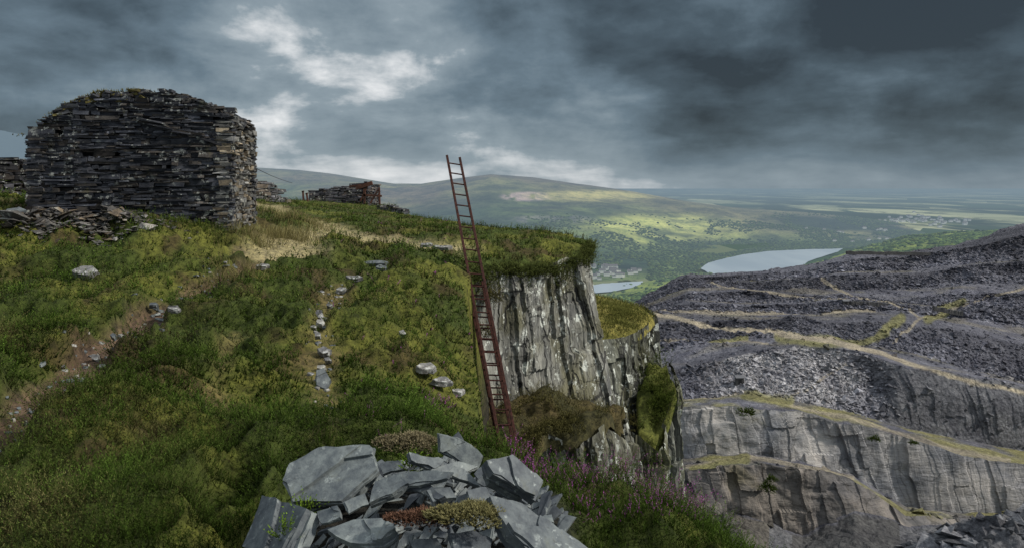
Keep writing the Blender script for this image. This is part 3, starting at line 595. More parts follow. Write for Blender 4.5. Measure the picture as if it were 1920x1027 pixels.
loose(lane,60,.09,'little pale stone chip in the broken line left of the ladder','stone chips in the broken line',.0,.85,[m_pale,m_pale,m_slab])

# ---------------------------------------------------------------- ladder
lt,lb=at(838,292,16.5),at(938,836,13.); rt,rb_=at(862,296,16.5),at(970,836,13.)
lb=lt+(lb-lt)*1.08; rb_=rt+(rb_-rt)*1.08
lad=empty('ladder',tuple((lb+rb_)/2),'tall rusty red iron ladder leaning against the cliff edge, doubled in its lower part','ladder')
def rungs_(a0,b0,a1,b1,n,ph,r=.016):
    for i in range(n):
        t=(i+ph+random.uniform(-.04,.04))/n; a=Vector(a0+(a1-a0)*t); b=Vector(b0+(b1-b0)*t); bm=bmesh.new(); ax=(b-a).normalized(); s=ax.orthogonal().normalized(); w=ax.cross(s)
        e=ax*.02
        R1=[bm.verts.new(a-e+(s*math.cos(q)+w*math.sin(q))*r) for q in np.arange(8)*math.pi/4]; R2=[bm.verts.new(b+e+(s*math.cos(q)+w*math.sin(q))*r) for q in np.arange(8)*math.pi/4]
        for j in range(8): bm.faces.new([R1[j],R1[(j+1)%8],R2[(j+1)%8],R2[j]])
        bm.faces.new(R1);bm.faces.new(R2); bmobj('rung',bm,m_rust,lad)
for a,b in ((lt,lb),(rt,rb_)):
    bm=bmesh.new(); beam(bm,a,b,.06,.058,(1,0,0)) ; bmobj('rail',bm,m_rust,lad,.005)
rungs_(lt,rt,lb,rb_,25,.75)
oo=np.array([-.06,.13,-.03]); l2=lt+(lb-lt)*.45+oo; r2=rt+(rb_-rt)*.45+oo*.8; l3=lb+oo*.6; r3=rb_+oo*1.3
for a,b in ((l2,l3),(r2,r3)):
    bm=bmesh.new(); beam(bm,a,b,.06,.06,(1,0,0)) ; bmobj('lower_rail',bm,m_rust,lad,.005)
rungs_(l2,r2,l3,r3,16,.35)

# ---------------------------------------------------------------- cliffs
def blk(s,w,seed,warp=.35):
    i=np.floor(s/w+warp*(vn(s/w*.7,0*s,seed)-.5)*2); return hsh(i.astype(np.int64),np.zeros_like(i,dtype=np.int64),seed+5)*2-1
def cliff(name,top_,bot,ns=220,nz=110,amp=.2,w=.6,seed=1,tint=(1,1,1),hb=1.):
    T=np.array(top_,float);Bt=np.array(bot,float); d=np.r_[0,np.cumsum(np.linalg.norm(np.diff(T[:,:2],axis=0),axis=1))]; S=np.linspace(0,d[-1],ns)
    Ti=np.stack([np.interp(S,d,T[:,k]) for k in range(3)],-1); Bi=np.stack([np.interp(S,d,Bt[:,k]) for k in range(3)],-1)
    t=np.linspace(0,1,nz)[:,None,None]; P=Ti[None]*(1-t)+Bi[None]*t
    tg=np.gradient(Ti[:,:2],axis=0); tg/=np.linalg.norm(tg,axis=1,keepdims=True); nm=np.stack([tg[:,1],-tg[:,0]],-1)
    s2=S[None]+0*t[...,0]; z2=P[...,2]; sk=s2+z2*.07+.22*fbm(s2*.9,z2*.5,seed+40,3)
    off=amp*(.6*blk(sk,w*1.8,seed)+.35*blk(sk+.05*z2,w*.8,seed+9)+.1*blk(sk,w*.25,seed+19))
    zi=np.floor(z2/1.6+2*hsh(np.floor(sk/w).astype(np.int64),0*z2.astype(np.int64),seed+3)); off=off+hb*amp*.5*(hsh(np.floor(sk/(w*1.2)).astype(np.int64),zi.astype(np.int64),seed+4)*2-1)
    zj=np.floor(z2/.7+2*hsh(np.floor(sk/(w*.5)).astype(np.int64),0*z2.astype(np.int64),seed+3)); off=off+hb*amp*.2*(hsh(np.floor(sk/(w*.5)).astype(np.int64),zj.astype(np.int64),seed+4)*2-1)
    off=off+amp*.8*fbm(s2*.8,z2*.45,seed+20)+amp*.35*fbm(s2*5,z2*2.,seed+22)
    off*=ss(-.05,.06,t[...,0]) 
    P[...,0]+=nm[None,:,0]*off; P[...,1]+=nm[None,:,1]*off; P[0,:,2]+=.03
    cc=np.array(tint)*(.8+.35*(.5+.5*off/amp))[...,None]*(.7+.5*vn(sk*1.2,z2*.4,seed+7))[...,None]
    o=npmesh(name,P,gridfaces(nz,ns),m_cliff,cc.reshape(-1,3)); o['kind']='structure'; return o
cliff('cliff',[(-1.0,15.25,-2.3),(-.78,15.75,-2.1),(-.45,16,-2.0),(.53,16.97,-2.16),(1.45,18.4,-1.93),(2.08,19.1,-2.06),(2.4,21,-2.1),(2.1,24,-2.5),(1.,26,-3.0)],
 [(-1.,14.9,-10),(-.6,15.3,-10),(-.3,15.75,-10),(.8,16.75,-10),(2.2,17.8,-10),(3.3,18.8,-10),(3.9,21,-10),(3.8,25,-10),(2,28,-10)],420,180,.17,.85,1,hb=.8)
def top_patch(name,poly3,n=60,bump=.25,seed=3,colA=(.1,.11,.03),colB=(.22,.19,.07),rough=.12):
    P=np.array(poly3,float); c=P.mean(0); m=len(P)
    a=np.linspace(0,m,n*2,endpoint=False); i=a.astype(int); f=(a-i)[:,None]; Rr=P[i]*(1-f)+P[(i+1)%m]*f
    r=np.linspace(0,1.0,24)[:,None,None]; Q=c+(Rr[None]-c)*r; Q=np.concatenate([Q,Q[:,:1]],1)
    Q[...,2]+=bump*(1-r[...,0]**2)+rough*fbm(Q[...,0]*1.5,Q[...,1]*1.5,seed); Q[-1,:,2]-=.3
    t=ss(-.4,.4,fbm(Q[...,0]*1.2,Q[...,1]*1.2,seed+2)); cc=lerp(np.array(colA)+0*Q,np.array(colB),t)
    o=npmesh(name,Q,gridfaces(24,n*2+1),m_ground,cc.reshape(-1,3),smooth=True); o['kind']='structure'; return Q
Vl=[]
def patch_veg(Q,n,c1,c2,L,lw,spread=.6,rmin=0,cut=0.):
    i=rng.integers(rmin,23,n); j=rng.integers(0,Q.shape[1],n); B_=Q[i,j]+rng.normal(0,.08,(n,3))*np.array([1,1,.1]); B_=B_[vn(B_[:,0]*2.5,B_[:,1]*2.5,77)>cut]; n=len(B_); nr=np.tile([0.,-.15,1.],(n,1))+rng.normal(0,.35,(n,3)); nr/=np.linalg.norm(nr,axis=1,keepdims=True)
    Vl.append(sprigs(B_,nr,rng.uniform(.5,1.3,n)*L,8,np.tile(c1,(n,1))*rng.uniform(.5,1.4,(n,1)),np.tile(c2,(n,1))*rng.uniform(.6,1.3,(n,1)),lw,lw*4,spread))
Q=top_patch('ledge_ground',[(-1.1,12.,-5.5),(.1,12.4,-5.6),(.75,13.9,-5.0),(1.3,13.8,-5.25),(1.9,14.2,-4.9),(2.45,15.2,-5.6),(3.0,17.8,-5.9),(1.2,17.2,-5.0),(-.4,16.1,-5.3),(-1.2,15,-5.2)],bump=.3,seed=3,colA=(.05,.05,.025),colB=(.085,.07,.035),rough=.5); patch_veg(Q,5000,[.055,.055,.02],[.15,.135,.05],.17,.008,cut=.42)
cliff('ledge_rock',[(-.3,12.6,-5.7),(.2,12.8,-5.6),(.75,13.9,-5.05),(1.3,13.8,-5.3),(1.9,14.2,-4.95),(2.45,15.2,-5.65),(3.0,17.8,-5.9)],[(-.3,12.2,-11),(.4,12.4,-11),(.9,13.6,-11),(1.4,13.5,-11),(2.1,13.9,-11),(3.0,14.9,-11),(3.8,17.8,-11)],190,90,.22,.6,31,(.85,.85,.81))
Q=top_patch('shelf_ground',[(2.75,21.3,-4.75),(3.7,22.5,-4.95),(4.7,24.2,-5.),(5.45,26,-4.95),(5.6,30,-5.2),(3.5,31,-4.9),(2.4,25,-4.5)],bump=.25,seed=8,colA=(.11,.11,.03),colB=(.22,.2,.06)); patch_veg(Q,3200,[.09,.1,.025],[.21,.21,.06],.14,.01)
cliff('shelf_rock',[(1.8,20.3,-4.6),(2.75,21.2,-4.75),(3.7,22.4,-4.95),(4.7,24.1,-5.),(5.48,26,-4.95),(5.7,30,-5.2)],[(2.7,18.9,-15),(3.5,20.2,-15),(4.5,21.6,-15),(5.4,23.2,-15),(6.1,25.2,-15),(6.4,30,-15)],240,130,.24,.9,51,(.55,.57,.52))
Q=top_patch('buttress_ground',[(3.7,20.0,-7.2),(4.1,19.7,-7.6),(4.75,20.6,-6.9),(5.15,21.3,-6.4),(5.45,24.,-6.2),(4.8,24,-6.2),(4.0,22.,-6.8)],bump=.15,seed=12,colA=(.06,.08,.02),colB=(.1,.11,.03),rough=.3); patch_veg(Q,2200,[.04,.06,.015],[.11,.14,.03],.2,.01,cut=.4)
cliff('buttress_rock',[(3.2,20.0,-7.0),(3.7,19.8,-7.25),(4.2,19.6,-7.6),(4.75,20.5,-6.95),(5.2,21.3,-6.45),(5.5,24.,-6.2)],[(3.1,19.2,-15),(3.6,19.0,-15),(4.2,18.9,-15),(4.9,20.0,-15),(5.5,21.0,-15),(5.9,24.,-15)],170,110,.24,.7,71,(.6,.62,.58))
for (p0,p1,n) in (((4.0,19.5,-7.5),(4.4,19.5,-9.2),240),((4.6,21.2,-7.),(5.0,21.1,-6.6),220),((4.3,22,-6.2),(4.9,22.4,-5.6),260)):
    t=rng.random(n)[:,None]; B_=np.array(p0)*(1-t)+np.array(p1)*t+rng.normal(0,.18,(n,3))*np.array([1,.5,1]); nr=np.tile([0.1,-.6,.7],(n,1))+rng.normal(0,.3,(n,3)); nr/=np.linalg.norm(nr,axis=1,keepdims=True)
    Vl.append(sprigs(B_,nr,rng.uniform(.1,.25,n),8,np.tile([.045,.07,.015],(n,1)),np.tile([.12,.16,.03],(n,1)),.01,.045))
n=3600; t=rng.uniform(0,1,n); pl=np.array([(-.95,15.2),(-.45,16.0),(.53,16.97),(1.45,18.4),(2.05,19.1),(2.35,21)]); dd=np.r_[0,np.cumsum(np.linalg.norm(np.diff(pl,axis=0),axis=1))]
x=np.interp(t*dd[-1],dd,pl[:,0])+rng.normal(0.03,.1,n); y=np.interp(t*dd[-1],dd,pl[:,1])-abs(rng.normal(0,.1,n)); hang=.28*ss(.45,.8,vn(t*14,0*t,3)); z=base_h(x,y)+rng.uniform(-.1,.14,n)-np.abs(rng.normal(0,1,n))*hang
nr=np.tile([.15,-.5,.6],(n,1))+rng.normal(0,.4,(n,3)); nr/=np.linalg.norm(nr,axis=1,keepdims=True)
Vl.append(sprigs(np.stack([x,y,z],-1),nr,rng.uniform(.08,.22,n),8,np.tile([.05,.06,.02],(n,1))*rng.uniform(.5,1.3,(n,1)),np.tile([.12,.14,.04],(n,1)),.009,.04))
for (q0,r_,n) in (((.55,15.6,-5.0),.3,260),((1.7,17.2,-6.2),.3,220),((2.3,16.0,-6.4),.35,320),((-.45,15.4,-2.5),.22,240),((-.6,15.0,-3.2),.2,160),((2.9,18.0,-6.2),.3,260),((1.2,13.6,-5.8),.2,150),((2.2,14.6,-6.0),.25,220)):
    B_=np.array(q0)+rng.normal(0,r_*.6,(n,3))*np.array([1.2,.6,.7]); nr=np.tile([.1,-.5,.7],(n,1))+rng.normal(0,.35,(n,3)); nr/=np.linalg.norm(nr,axis=1,keepdims=True)
    Vl.append(sprigs(B_,nr,rng.uniform(.08,.2,n),8,np.tile([.06,.06,.02],(n,1)),np.tile([.16,.14,.05],(n,1)),.008,.035))
tag(trimesh('cliff_vegetation',Vl,m_leaf),'brown grass and green plants on the ledges of the near cliff','plants',kind='stuff')

# ---------------------------------------------------------------- quarry terrain
pc=[1080,1185,1235,1290,1400,1500,1600,1700,1800,1920,2150]
rows=[('floor',110,[1300]*11),('floor',140,[1110]*11),
('floor',168,[990,975,965,955,965,1000,960,985,990,990,990]),
('cliff',171,[900,895,890,885,868,880,905,968,972,975,980]),
('bench',188,[870,865,862,858,850,870,895,952,955,960,968]),
('cliff',191,[770,768,766,763,768,778,800,822,845,870,905]),
('bench',215,[750,748,746,744,736,752,775,800,822,845,875]),
('light',[240,240,240,240,240,240,232,222,221,221,221],[700,695,690,685,660,645,655,688,700,722,760]),
('bench',270,[680,668,660,650,634,628,642,660,688,715,745]),
('tip',290,[650,625,610,602,598,598,602,607,622,650,690]),
('bench',320,[640,600,590,585,587,588,586,585,596,620,650]),
('tip',328,[630,592,577,566,572,569,565,569,576,588,603]),
('bench',346,[626,590,574,562,569,565,560,566,572,582,597]),
('tip',356,[620,585,565,548,547,550,554,556,548,552,575]),
('bench',375,[615,580,558,541,539,541,541,536,530,532,545]),
('tip',387,[613,577,549,530,527,524,514,510,502,488,480]),
('bench',399,[613,577,548,527,524,520,509,505,497,482,473]),
('tip',410,[612,575,541,517,512,507,484,479,469,436,405]),
('bench',430,[612,574,539,513,508,500,471,471,457,420,395]),
('back',520,[640,640,630,610,590,590,580,580,580,560,560])]
Kc=860; pxs=np.linspace(1080,2150,Kc)
segn={'floor':24,'cliff':60,'bench':12,'light':34,'tip':26,'back':6}
Pl=[];Ty=[];PY=[]
for r in range(1,len(rows)):
    ty,Y1,p1=rows[r]; _,Y0,p0=rows[r-1]; Y1=np.interp(pxs,pc,Y1) if np.ndim(Y1) else Y1+0*pxs; Y0=np.interp(pxs,pc,Y0) if np.ndim(Y0) else Y0+0*pxs
    a=np.interp(pxs,pc,p0); b=np.interp(pxs,pc,p1); n=segn[ty]
    for k in range(n):
        t=k/n; Y=Y0*(1-t)+Y1*t; z=-(a-HY)/F*Y0*(1-t)-(b-HY)/F*Y1*t; Pl.append(np.stack([(pxs-CX)/F*Y,Y,z],-1)); Ty.append((ty,t)); PY.append(HY-z/Y*F)
Q=np.array(Pl); PY=np.array(PY); PX=np.broadcast_to(pxs,PY.shape); X=Q[...,0].copy();Yq=Q[...,1].copy()
isc=np.array([t[0]=='cliff' for t in Ty]); ist=np.array([t[0] in('tip','light') for t in Ty]); isb=np.array([t[0]=='bench' for t in Ty]); isl=np.array([t[0]=='light' for t in Ty]); tt=np.array([t[1] for t in Ty])
def qoff(x,z,seed,amp):
    sk=x+z*.12+1.5*fbm(x*.12,z*.15,seed,3)
    zi=np.floor(z/9+hsh(np.floor(sk/8).astype(np.int64),0*np.floor(sk).astype(np.int64),seed+30)*2)
    o=amp*(.45*blk(sk,26,seed,.8)+.2*blk(sk+z*.1,9,seed+2,.8)+.06*blk(sk,2.5,seed+3))+amp*.3*(hsh(np.floor(sk/9).astype(np.int64),zi.astype(np.int64),seed+31)-.5)
    return o+amp*.9*fbm(x*.04,z*.05,seed+6,6)
wt=np.zeros(len(Ty)); 
for i,(ty,t) in enumerate(Ty):
    if ty=='cliff': wt[i]=1
    elif i>0 and ty=='bench' and Q[i,0,1]<216: wt[i]=1-t
wt[:np.argmax(isc)]=np.linspace(0,1,np.argmax(isc))**2
off=qoff(X,Q[...,2],5,4.5)*wt[:,None]*(1-.6*ss(1520,1700,PX))*np.where(Yq<180,1.5,1.); Q[...,1]+=off*1.0
# irregular bench edges and fallen ground along the quarry faces
Q[...,2]+=wt[:,None]*1.8*fbm(X*.07,Yq*.02,93,4)
crag=isl[:,None]*ss(1610,1680,PX+20*fbm(PX*.02,PY*.03,19)); off2=qoff(X,Q[...,2],15,3.)*crag*np.sin(np.pi*tt)[:,None]; Q[...,1]+=off2
rug=fbm(X*.05,Yq*.05,71,5)*2.6+fbm(X*.3,Yq*.3,73,3)*1.
up_=(Yq>272)*ss(272,300,Yq)
Q[...,2]+=rug*(np.where(ist,1.,np.where(isb,.4,np.where(isc,.3,.9)))[:,None])*(1-.7*crag)+up_*2.6*fbm(X*.018,Yq*.02,75,3)*(1-ss(395,425,Yq)*.6)
Q[...,1]+=(ist*np.sin(np.pi*tt))[:,None]*fbm(X*.04,0*X,77,4)*7*(1-crag)
mound=17*np.exp(-((X-104)/30)**2-((Yq-136)/14)**2)+11*np.exp(-((X-43)/9)**2-((Yq-150)/10)**2); Q[...,2]+=mound+mound/20*3*fbm(X*.2,Yq*.2,79,4)
slate=np.array([.11,.11,.13]); light=np.array([.32,.31,.315]); tanq=np.array([.22,.19,.12]); grs=np.array([.14,.14,.045])
cc=np.zeros(Q.shape)+slate; cc*= (.6+.75*vn(X*.03+.6*fbm(X*.1,Yq*.1,3),Yq*.05,81))[...,None]
tipsh=np.where(ist,.75+.5*(1-tt),1.)[:,None,None]; cc*=tipsh
lw=isl[:,None]*ss(1290,1380,PX)*(1-ss(1560,1660,PX+60*fbm(X*.05,Yq*.1,83)))
cc=lerp(cc,light,lw*.85); cc=lerp(cc,np.array([.13,.13,.14]),crag)
bw=isb[:,None]*ss(-.1,.35,fbm(X*.05,Yq*.12,85,4))*ss(.05,.25,tt)[:,None]; bw=bw*np.where(Yq>400,0,.35); cc=lerp(cc,tanq+0*cc,bw); cc=lerp(cc,grs,bw*ss(0,.4,fbm(X*.08,Yq*.1,87))*.7)
nearb=isb[:,None]*(Yq<216); cc=lerp(cc,np.array([.2,.185,.075]),nearb*ss(-.2,.2,fbm(X*.07,Yq*.07,89,4))*.85)
floor=np.array([t[0]=='floor' for t in Ty])[:,None]; cc=lerp(cc,np.array([.12,.12,.125]),floor*.9)
cc=lerp(cc,np.array([.07,.068,.066]),floor*(PX>1480)*(PX<1690)*.8); cc=lerp(cc,np.array([.1,.085,.06]),floor*(PX<1440)*.6)
pathm=np.zeros(PX.shape)
def qpath(pl,w,colr,st=1.):
    global cc,pathm
    dd_=pdist(PX,PY,pl)+1.2*fbm(PX*.05,PY*.05,3,2); m=(1-ss(w*.5,w,dd_))*st; m=m*(~isc)[:,None]; cc=lerp(cc,np.array(colr),m); pathm=np.maximum(pathm,m)
T1=(.27,.235,.175)
for pl,w in (([(1317,525),(1345,538),(1420,545),(1590,563)],2.6),([(1225,582),(1450,588),(1640,586)],3),([(1230,638),(1440,642)],2.6),([(1540,525),(1600,555),(1700,580),(1725,600),(1670,640)],3.4),([(1725,600),(1790,575),(1850,560),(1930,540)],3),([(1400,738),(1500,765),(1700,818),(1890,862)],5),([(1270,752),(1330,745),(1395,732)],4),([(1290,875),(1400,856),(1480,872),(1600,900)],6),([(1480,745),(1560,700),(1590,680)],2.5)):
    qpath(pl,w,T1,.85)
for pl,w in (([(1460,632),(1540,640),(1620,640),(1690,600)],11),([(1740,600),(1765,585)],13),([(1400,742),(1480,752)],14),([(1760,575),(1800,562)],9),([(1300,880),(1400,858)],10),([(1330,640),(1400,636)],4)): qpath(pl,w,(.19,.18,.065),.75)
qpath([(1190,575),(1240,592),(1300,603),(1440,625),(1560,640),(1650,662),(1780,705),(1930,738)],5,(.33,.285,.21))
cfm=isc[:-1]; fa=gridfaces(Q.shape[0],Kc,np.repeat(~cfm[:,None],Kc-1,1)); fb=gridfaces(Q.shape[0],Kc,np.repeat(cfm[:,None],Kc-1,1))
npmesh('quarry_terraces',Q,fa,m_quarry,cc.reshape(-1,3))['kind']='structure'
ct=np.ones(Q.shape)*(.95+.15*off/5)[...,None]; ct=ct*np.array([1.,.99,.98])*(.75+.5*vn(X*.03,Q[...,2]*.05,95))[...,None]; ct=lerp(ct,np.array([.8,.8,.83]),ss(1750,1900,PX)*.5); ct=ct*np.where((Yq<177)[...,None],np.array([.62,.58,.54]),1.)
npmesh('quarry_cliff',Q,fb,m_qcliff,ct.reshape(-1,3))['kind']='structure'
def scatterq(n,wf,s0,s1,colf=1.):
    i=rng.integers(1,Q.shape[0]-1,n*3); j=rng.integers(0,Kc-1,n*3); w=wf[i,j]*(1-pathm[i,j]); ok=rng.random(n*3)<w; i,j=i[ok][:n],j[ok][:n]
    f=rng.random((len(i),1)); P=Q[i,j]*(1-f)+Q[i-1,j+1]*f; sz=rng.uniform(s0,s1,len(i))*rng.uniform(.6,1.4,len(i))
    c_=cc[i,j]*rng.uniform(.5,1.6,(len(i),1))*colf; V,Fc=rocks(P,sz,.7); return V,Fc,np.repeat(c_,6,0)
tipw=np.where(ist,.9,.0)[:,None]*(1-.97*crag); tipw=tipw+(isb&(Q[:,0,1]>225))[:,None]*.15
fw=floor*ss(3,9,mound)+.04*floor*((PX<1480)|(PX>1690))
lw2=isl[:,None]*(1-crag)
edgew=((Yq>171)&(Yq<188)&(PX<1900))*1.
outc=floor*(PX<1400)*(Yq>138)
V,Fc,Cc=merge([scatterq(36000,tipw,.3,.9),scatterq(5000,tipw,.8,1.5),scatterq(9000,lw2,.3,.9,1.1),scatterq(6500,fw,.5,1.7,1.2),scatterq(1600,fw,1.2,2.8,1.2),scatterq(700,edgew,.5,1.6,.9),scatterq(1500,outc,1.,4.,.8)])
tag(npmesh('slate_waste',V,Fc,m_quarry,Cc),'grey purple slate waste covering the quarry tips','slate waste',kind='stuff')
m_qwall,nt,out=mk('quarry_masonry'); p=posn(nt); n=Noi(nt,scalev(nt,p,(1,1,3)),1.2,5,.7); fin(nt,out,Mx(nt,n,(.03,.03,.034),(.13,.125,.12)),.9,n,.8,.4)
def qwall(name,label,cat,a,b,Y,h,dep=1.5,mat=None):
    bm=bmesh.new(); n=22; p=at(*a,Y);q=at(*b,Y); ring=[]
    for i in range(n+1):
        c_=p+(q-p)*i/n; hh=h*random.uniform(.55,1.15)
        ring.append([bm.verts.new((c_[0],c_[1],c_[2]-1.)),bm.verts.new((c_[0],c_[1]+random.uniform(-.2,.2),c_[2]+hh)),bm.verts.new((c_[0],c_[1]+dep,c_[2]+hh)),bm.verts.new((c_[0],c_[1]+dep,c_[2]-1.))])
    for r0,r1 in zip(ring[:-1],ring[1:]):
        for k in range(4): bm.faces.new([r0[k],r0[(k+1)%4],r1[(k+1)%4],r1[k]])
    bm.faces.new(ring[0]);bm.faces.new(ring[-1]); return tag(bmobj(name,bm,mat or m_qwall),label,cat)
qwall('retaining_wall','long dark retaining wall along the quarry skyline','wall',(1588,474),(1745,476),405,1.1)
qwall('retaining_wall','dark wall at the end of the upper quarry road','wall',(1595,569),(1670,573),322,1.4)
qwall('retaining_wall','short dark wall above the quarry crossroads','wall',(1752,578),(1806,588),312,1.2)
def qhut(label,px,py,Y,w,h,group=None):
    c_=at(px,py,Y); r=empty('quarry_hut',tuple(c_),label,'hut',group); bm=bmesh.new()
    x,y,z=c_; d_=w*.7
    beam(bm,(x-w/2,y+d_/2,z+h/2-.5),(x+w/2,y+d_/2,z+h/2-.5),d_,h+1); bmobj('wall',bm,m_qwall,r,.08)
    bm=bmesh.new(); v=[bm.verts.new(q) for q in ((x-w/2-.2,y-.2,z+h-.05),(x+w/2+.2,y-.2,z+h-.05),(x+w/2+.2,y+d_+.2,z+h-.05),(x-w/2-.2,y+d_+.2,z+h-.05),(x-w/2-.2,y+d_/2,z+h+w*.25),(x+w/2+.2,y+d_/2,z+h+w*.25))]
    for f in ((0,1,5,4),(2,3,4,5),(1,2,5),(3,0,4),(0,3,2,1)): bm.faces.new([v[k] for k in f])
    bmobj('roof',bm,m_roofs,r)
    bm=bmesh.new(); beam(bm,(x-.5,y-.02,z+h*.35),(x+.5,y-.02,z+h*.35),.1,h*.65); bmobj('doorway',bm,m_dark,r)
qhut('tiny ruined hut on the pale rubble slope',1388,718,222,2.6,1.8)
qhut('tiny hut at the end of the dark wall on the upper road',1587,570,322,2.6,1.6)
def bush(px,py,Y,r,label,n=260):
    c_=at(px,py,Y); a=rng.normal(0,1,(n,3)); a/=np.linalg.norm(a,axis=1,keepdims=True); a[:,2]=abs(a[:,2]); B_=a*r*rng.uniform(.3,1,(n,1))*np.array([1.2,1,.9])*(1+.3*np.sin(a[:,0:1]*5+px))
    o=trimesh('bush',[sprigs(B_,a,np.full(n,r*.3),7,np.tile([.04,.06,.015],(n,1))*rng.uniform(.6,1.4,(n,1)),np.tile([.1,.14,.03],(n,1)),r*.05,r*.16)],m_leaf); o.location=c_; tag(o,label,'bush','bushes in the quarry')
for b in ((1400,776,186,1.9,'green bush on the cliff edge at the left of the quarry'),(1640,825,185,1.3,'small green bush on the long cliff top'),(1712,832,185,1.1,'smaller bush right of another on the long cliff top'),(1440,917,166,1.8,'green bush on the lower quarry cliff face'),(1447,900,166,1.2,'small bush just above the lower cliff bush')): bush(*b)

# ---------------------------------------------------------------- far land
xs=np.linspace(-90000,90000,60); ys=np.r_[np.linspace(900,9000,30),np.linspace(10000,95000,40)]
Yg,Xg=np.meshgrid(ys,xs,indexing='ij'); Zg=-303+0*Xg
npmesh('plain',np.stack([Xg,Yg,Zg],-1),gridfaces(len(ys),len(xs)),m_plain)['kind']='structure'
def surf(name,pc,rows,K,nsub,mat,nz,colf):
    p=np.linspace(pc[0],pc[-1],K); Pl=[]
    for r in range(1,len(rows)):
        Y0,a=rows[r-1];Y1,b=rows[r]; Y0=np.interp(p,pc,Y0) if np.ndim(Y0) else Y0+0*p; Y1=np.interp(p,pc,Y1) if np.ndim(Y1) else Y1+0*p; a=np.interp(p,pc,a);b=np.interp(p,pc,b)
        for k in range(nsub+(r==len(rows)-1)):
            t=k/nsub; z=(1-t)*(-(a-HY)/F*Y0)+t*(-(b-HY)/F*Y1); Y=Y0*(1-t)+Y1*t; Pl.append(np.stack([(p-CX)/F*Y,Y,z],-1))
    Q=np.array(Pl); s=np.linspace(0,1,len(Q))[:,None]; Q[...,2]+=nz(Q[...,0],Q[...,1],s)
    PXx=CX+Q[...,0]/Q[...,1]*F; PYy=HY-Q[...,2]/Q[...,1]*F
    c_=colf(Q[...,0],Q[...,1],PXx,PYy); npmesh(name,Q,gridfaces(len(Q),K),mat,c_.reshape(-1,3),smooth=True)['kind']='structure'
    return Q,c_,PXx,PYy
def py_of(z,Y): return HY-z/Y*F
bc=[1000,1110,1200,1290,1400,1500,1600,1700,1800,2000,2300]
def bcol(x,y,px,py):
    t=ss(-.2,.3,fbm(x*.006,y*.006,101,4)); return lerp(np.array([.22,.27,.06])+0*np.stack([x]*3,-1),np.array([.05,.085,.03]),t)
QB,CB,_,_=surf('valley_bank',bc,[(600,[680]*11),(1100,[600,585,570,545,560,560,520,490,470,440,430]),(1700,[565,560,548,530,530,520,480,455,445,435,430]),(2000,[548,550,538,522,525,504,470,447,441,432,428]),([2100,2100,2200,2400,2400,2500,3000,3200,3400,3600,3800],[py_of(-306,q) for q in (2100,2100,2200,2400,2400,2500,3000,3200,3400,3600,3800)])],260,22,m_hill,lambda x,y,s:14*fbm(x*.004,y*.004,99)*ss(0,.2,s)*(1-ss(.8,1,s)),bcol)
hc=[200,400,485,560,620,740,790,860,920,1000,1080,1150,1220,1300,1325,1400,1500,1600,1680,1720,1760]
ridge=[322,312,315,319,326,345,345,335,327,333,345,354,366,380,383,392,398,406,418,432,452]
ry=[7500,7500,7200,7000,6800,6500,6300,6100,6000,6000,5900,5800,5600,5400,5300,5100,4900,4700,4500,4200,3900]
fy=[2150,2150,2150,2150,2150,2150,2150,2150,2150,2150,2150,2180,2230,2400,2650,3100,3300,3350,3500,3600,3700]
fy=np.array(fy,float); ry=np.array(ry,float); rp=np.array(ridge,float); rz=-(rp-HY)/F*ry
rws=[(fy,py_of(-304,fy))]
for s,k in ((.12,.06),(.3,.22),(.5,.45),(.7,.7),(.88,.92),(1,1)):
    Yr=fy*(1-s)+ry*s; zr=-304+(rz+304)*k; rws.append((Yr,py_of(zr,Yr)))
rws.append((ry+1500,py_of(rz-220,ry+1500)))
def hcol(x,y,px,py):
    e3=0*np.stack([x]*3,-1)
    lo=ss(-.15,.25,fbm(x*.0022,y*.0022,111,5)); c_=lerp(np.array([.12,.16,.055])+e3,np.array([.03,.055,.03]),lo)
    rpx=np.interp(px,hc,ridge); rel=py-rpx
    moor=1-ss(10,60,rel+25*fbm(x*.0015,y*.0015,113,4)); c_=lerp(c_,np.array([.2,.175,.105]),moor*.85)
    heath=ss(-.1,.3,fbm(x*.001+3,y*.001,117,4)); c_=lerp(c_,np.array([.13,.095,.09]),moor*heath*.8)
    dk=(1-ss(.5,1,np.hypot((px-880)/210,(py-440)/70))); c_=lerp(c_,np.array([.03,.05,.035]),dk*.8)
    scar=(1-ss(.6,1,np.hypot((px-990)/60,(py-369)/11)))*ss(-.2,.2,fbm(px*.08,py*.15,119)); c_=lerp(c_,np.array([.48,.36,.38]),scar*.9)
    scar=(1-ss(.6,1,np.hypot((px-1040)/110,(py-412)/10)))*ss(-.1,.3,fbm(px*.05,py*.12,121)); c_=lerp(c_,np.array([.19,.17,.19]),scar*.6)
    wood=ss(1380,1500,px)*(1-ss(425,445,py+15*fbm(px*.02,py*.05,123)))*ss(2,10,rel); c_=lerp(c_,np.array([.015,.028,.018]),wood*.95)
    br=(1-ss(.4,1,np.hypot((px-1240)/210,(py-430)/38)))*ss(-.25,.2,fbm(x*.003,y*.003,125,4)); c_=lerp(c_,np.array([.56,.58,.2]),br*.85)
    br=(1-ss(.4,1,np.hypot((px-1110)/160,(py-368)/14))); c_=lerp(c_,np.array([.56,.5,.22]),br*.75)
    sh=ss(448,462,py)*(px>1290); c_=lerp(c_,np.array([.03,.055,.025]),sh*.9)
    return c_
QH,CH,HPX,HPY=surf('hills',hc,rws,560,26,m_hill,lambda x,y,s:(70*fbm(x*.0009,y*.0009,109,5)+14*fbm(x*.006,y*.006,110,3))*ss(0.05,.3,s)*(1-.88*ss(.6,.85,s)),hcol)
ms=np.linspace(-300,420,120); Ym=9000
mt=[]
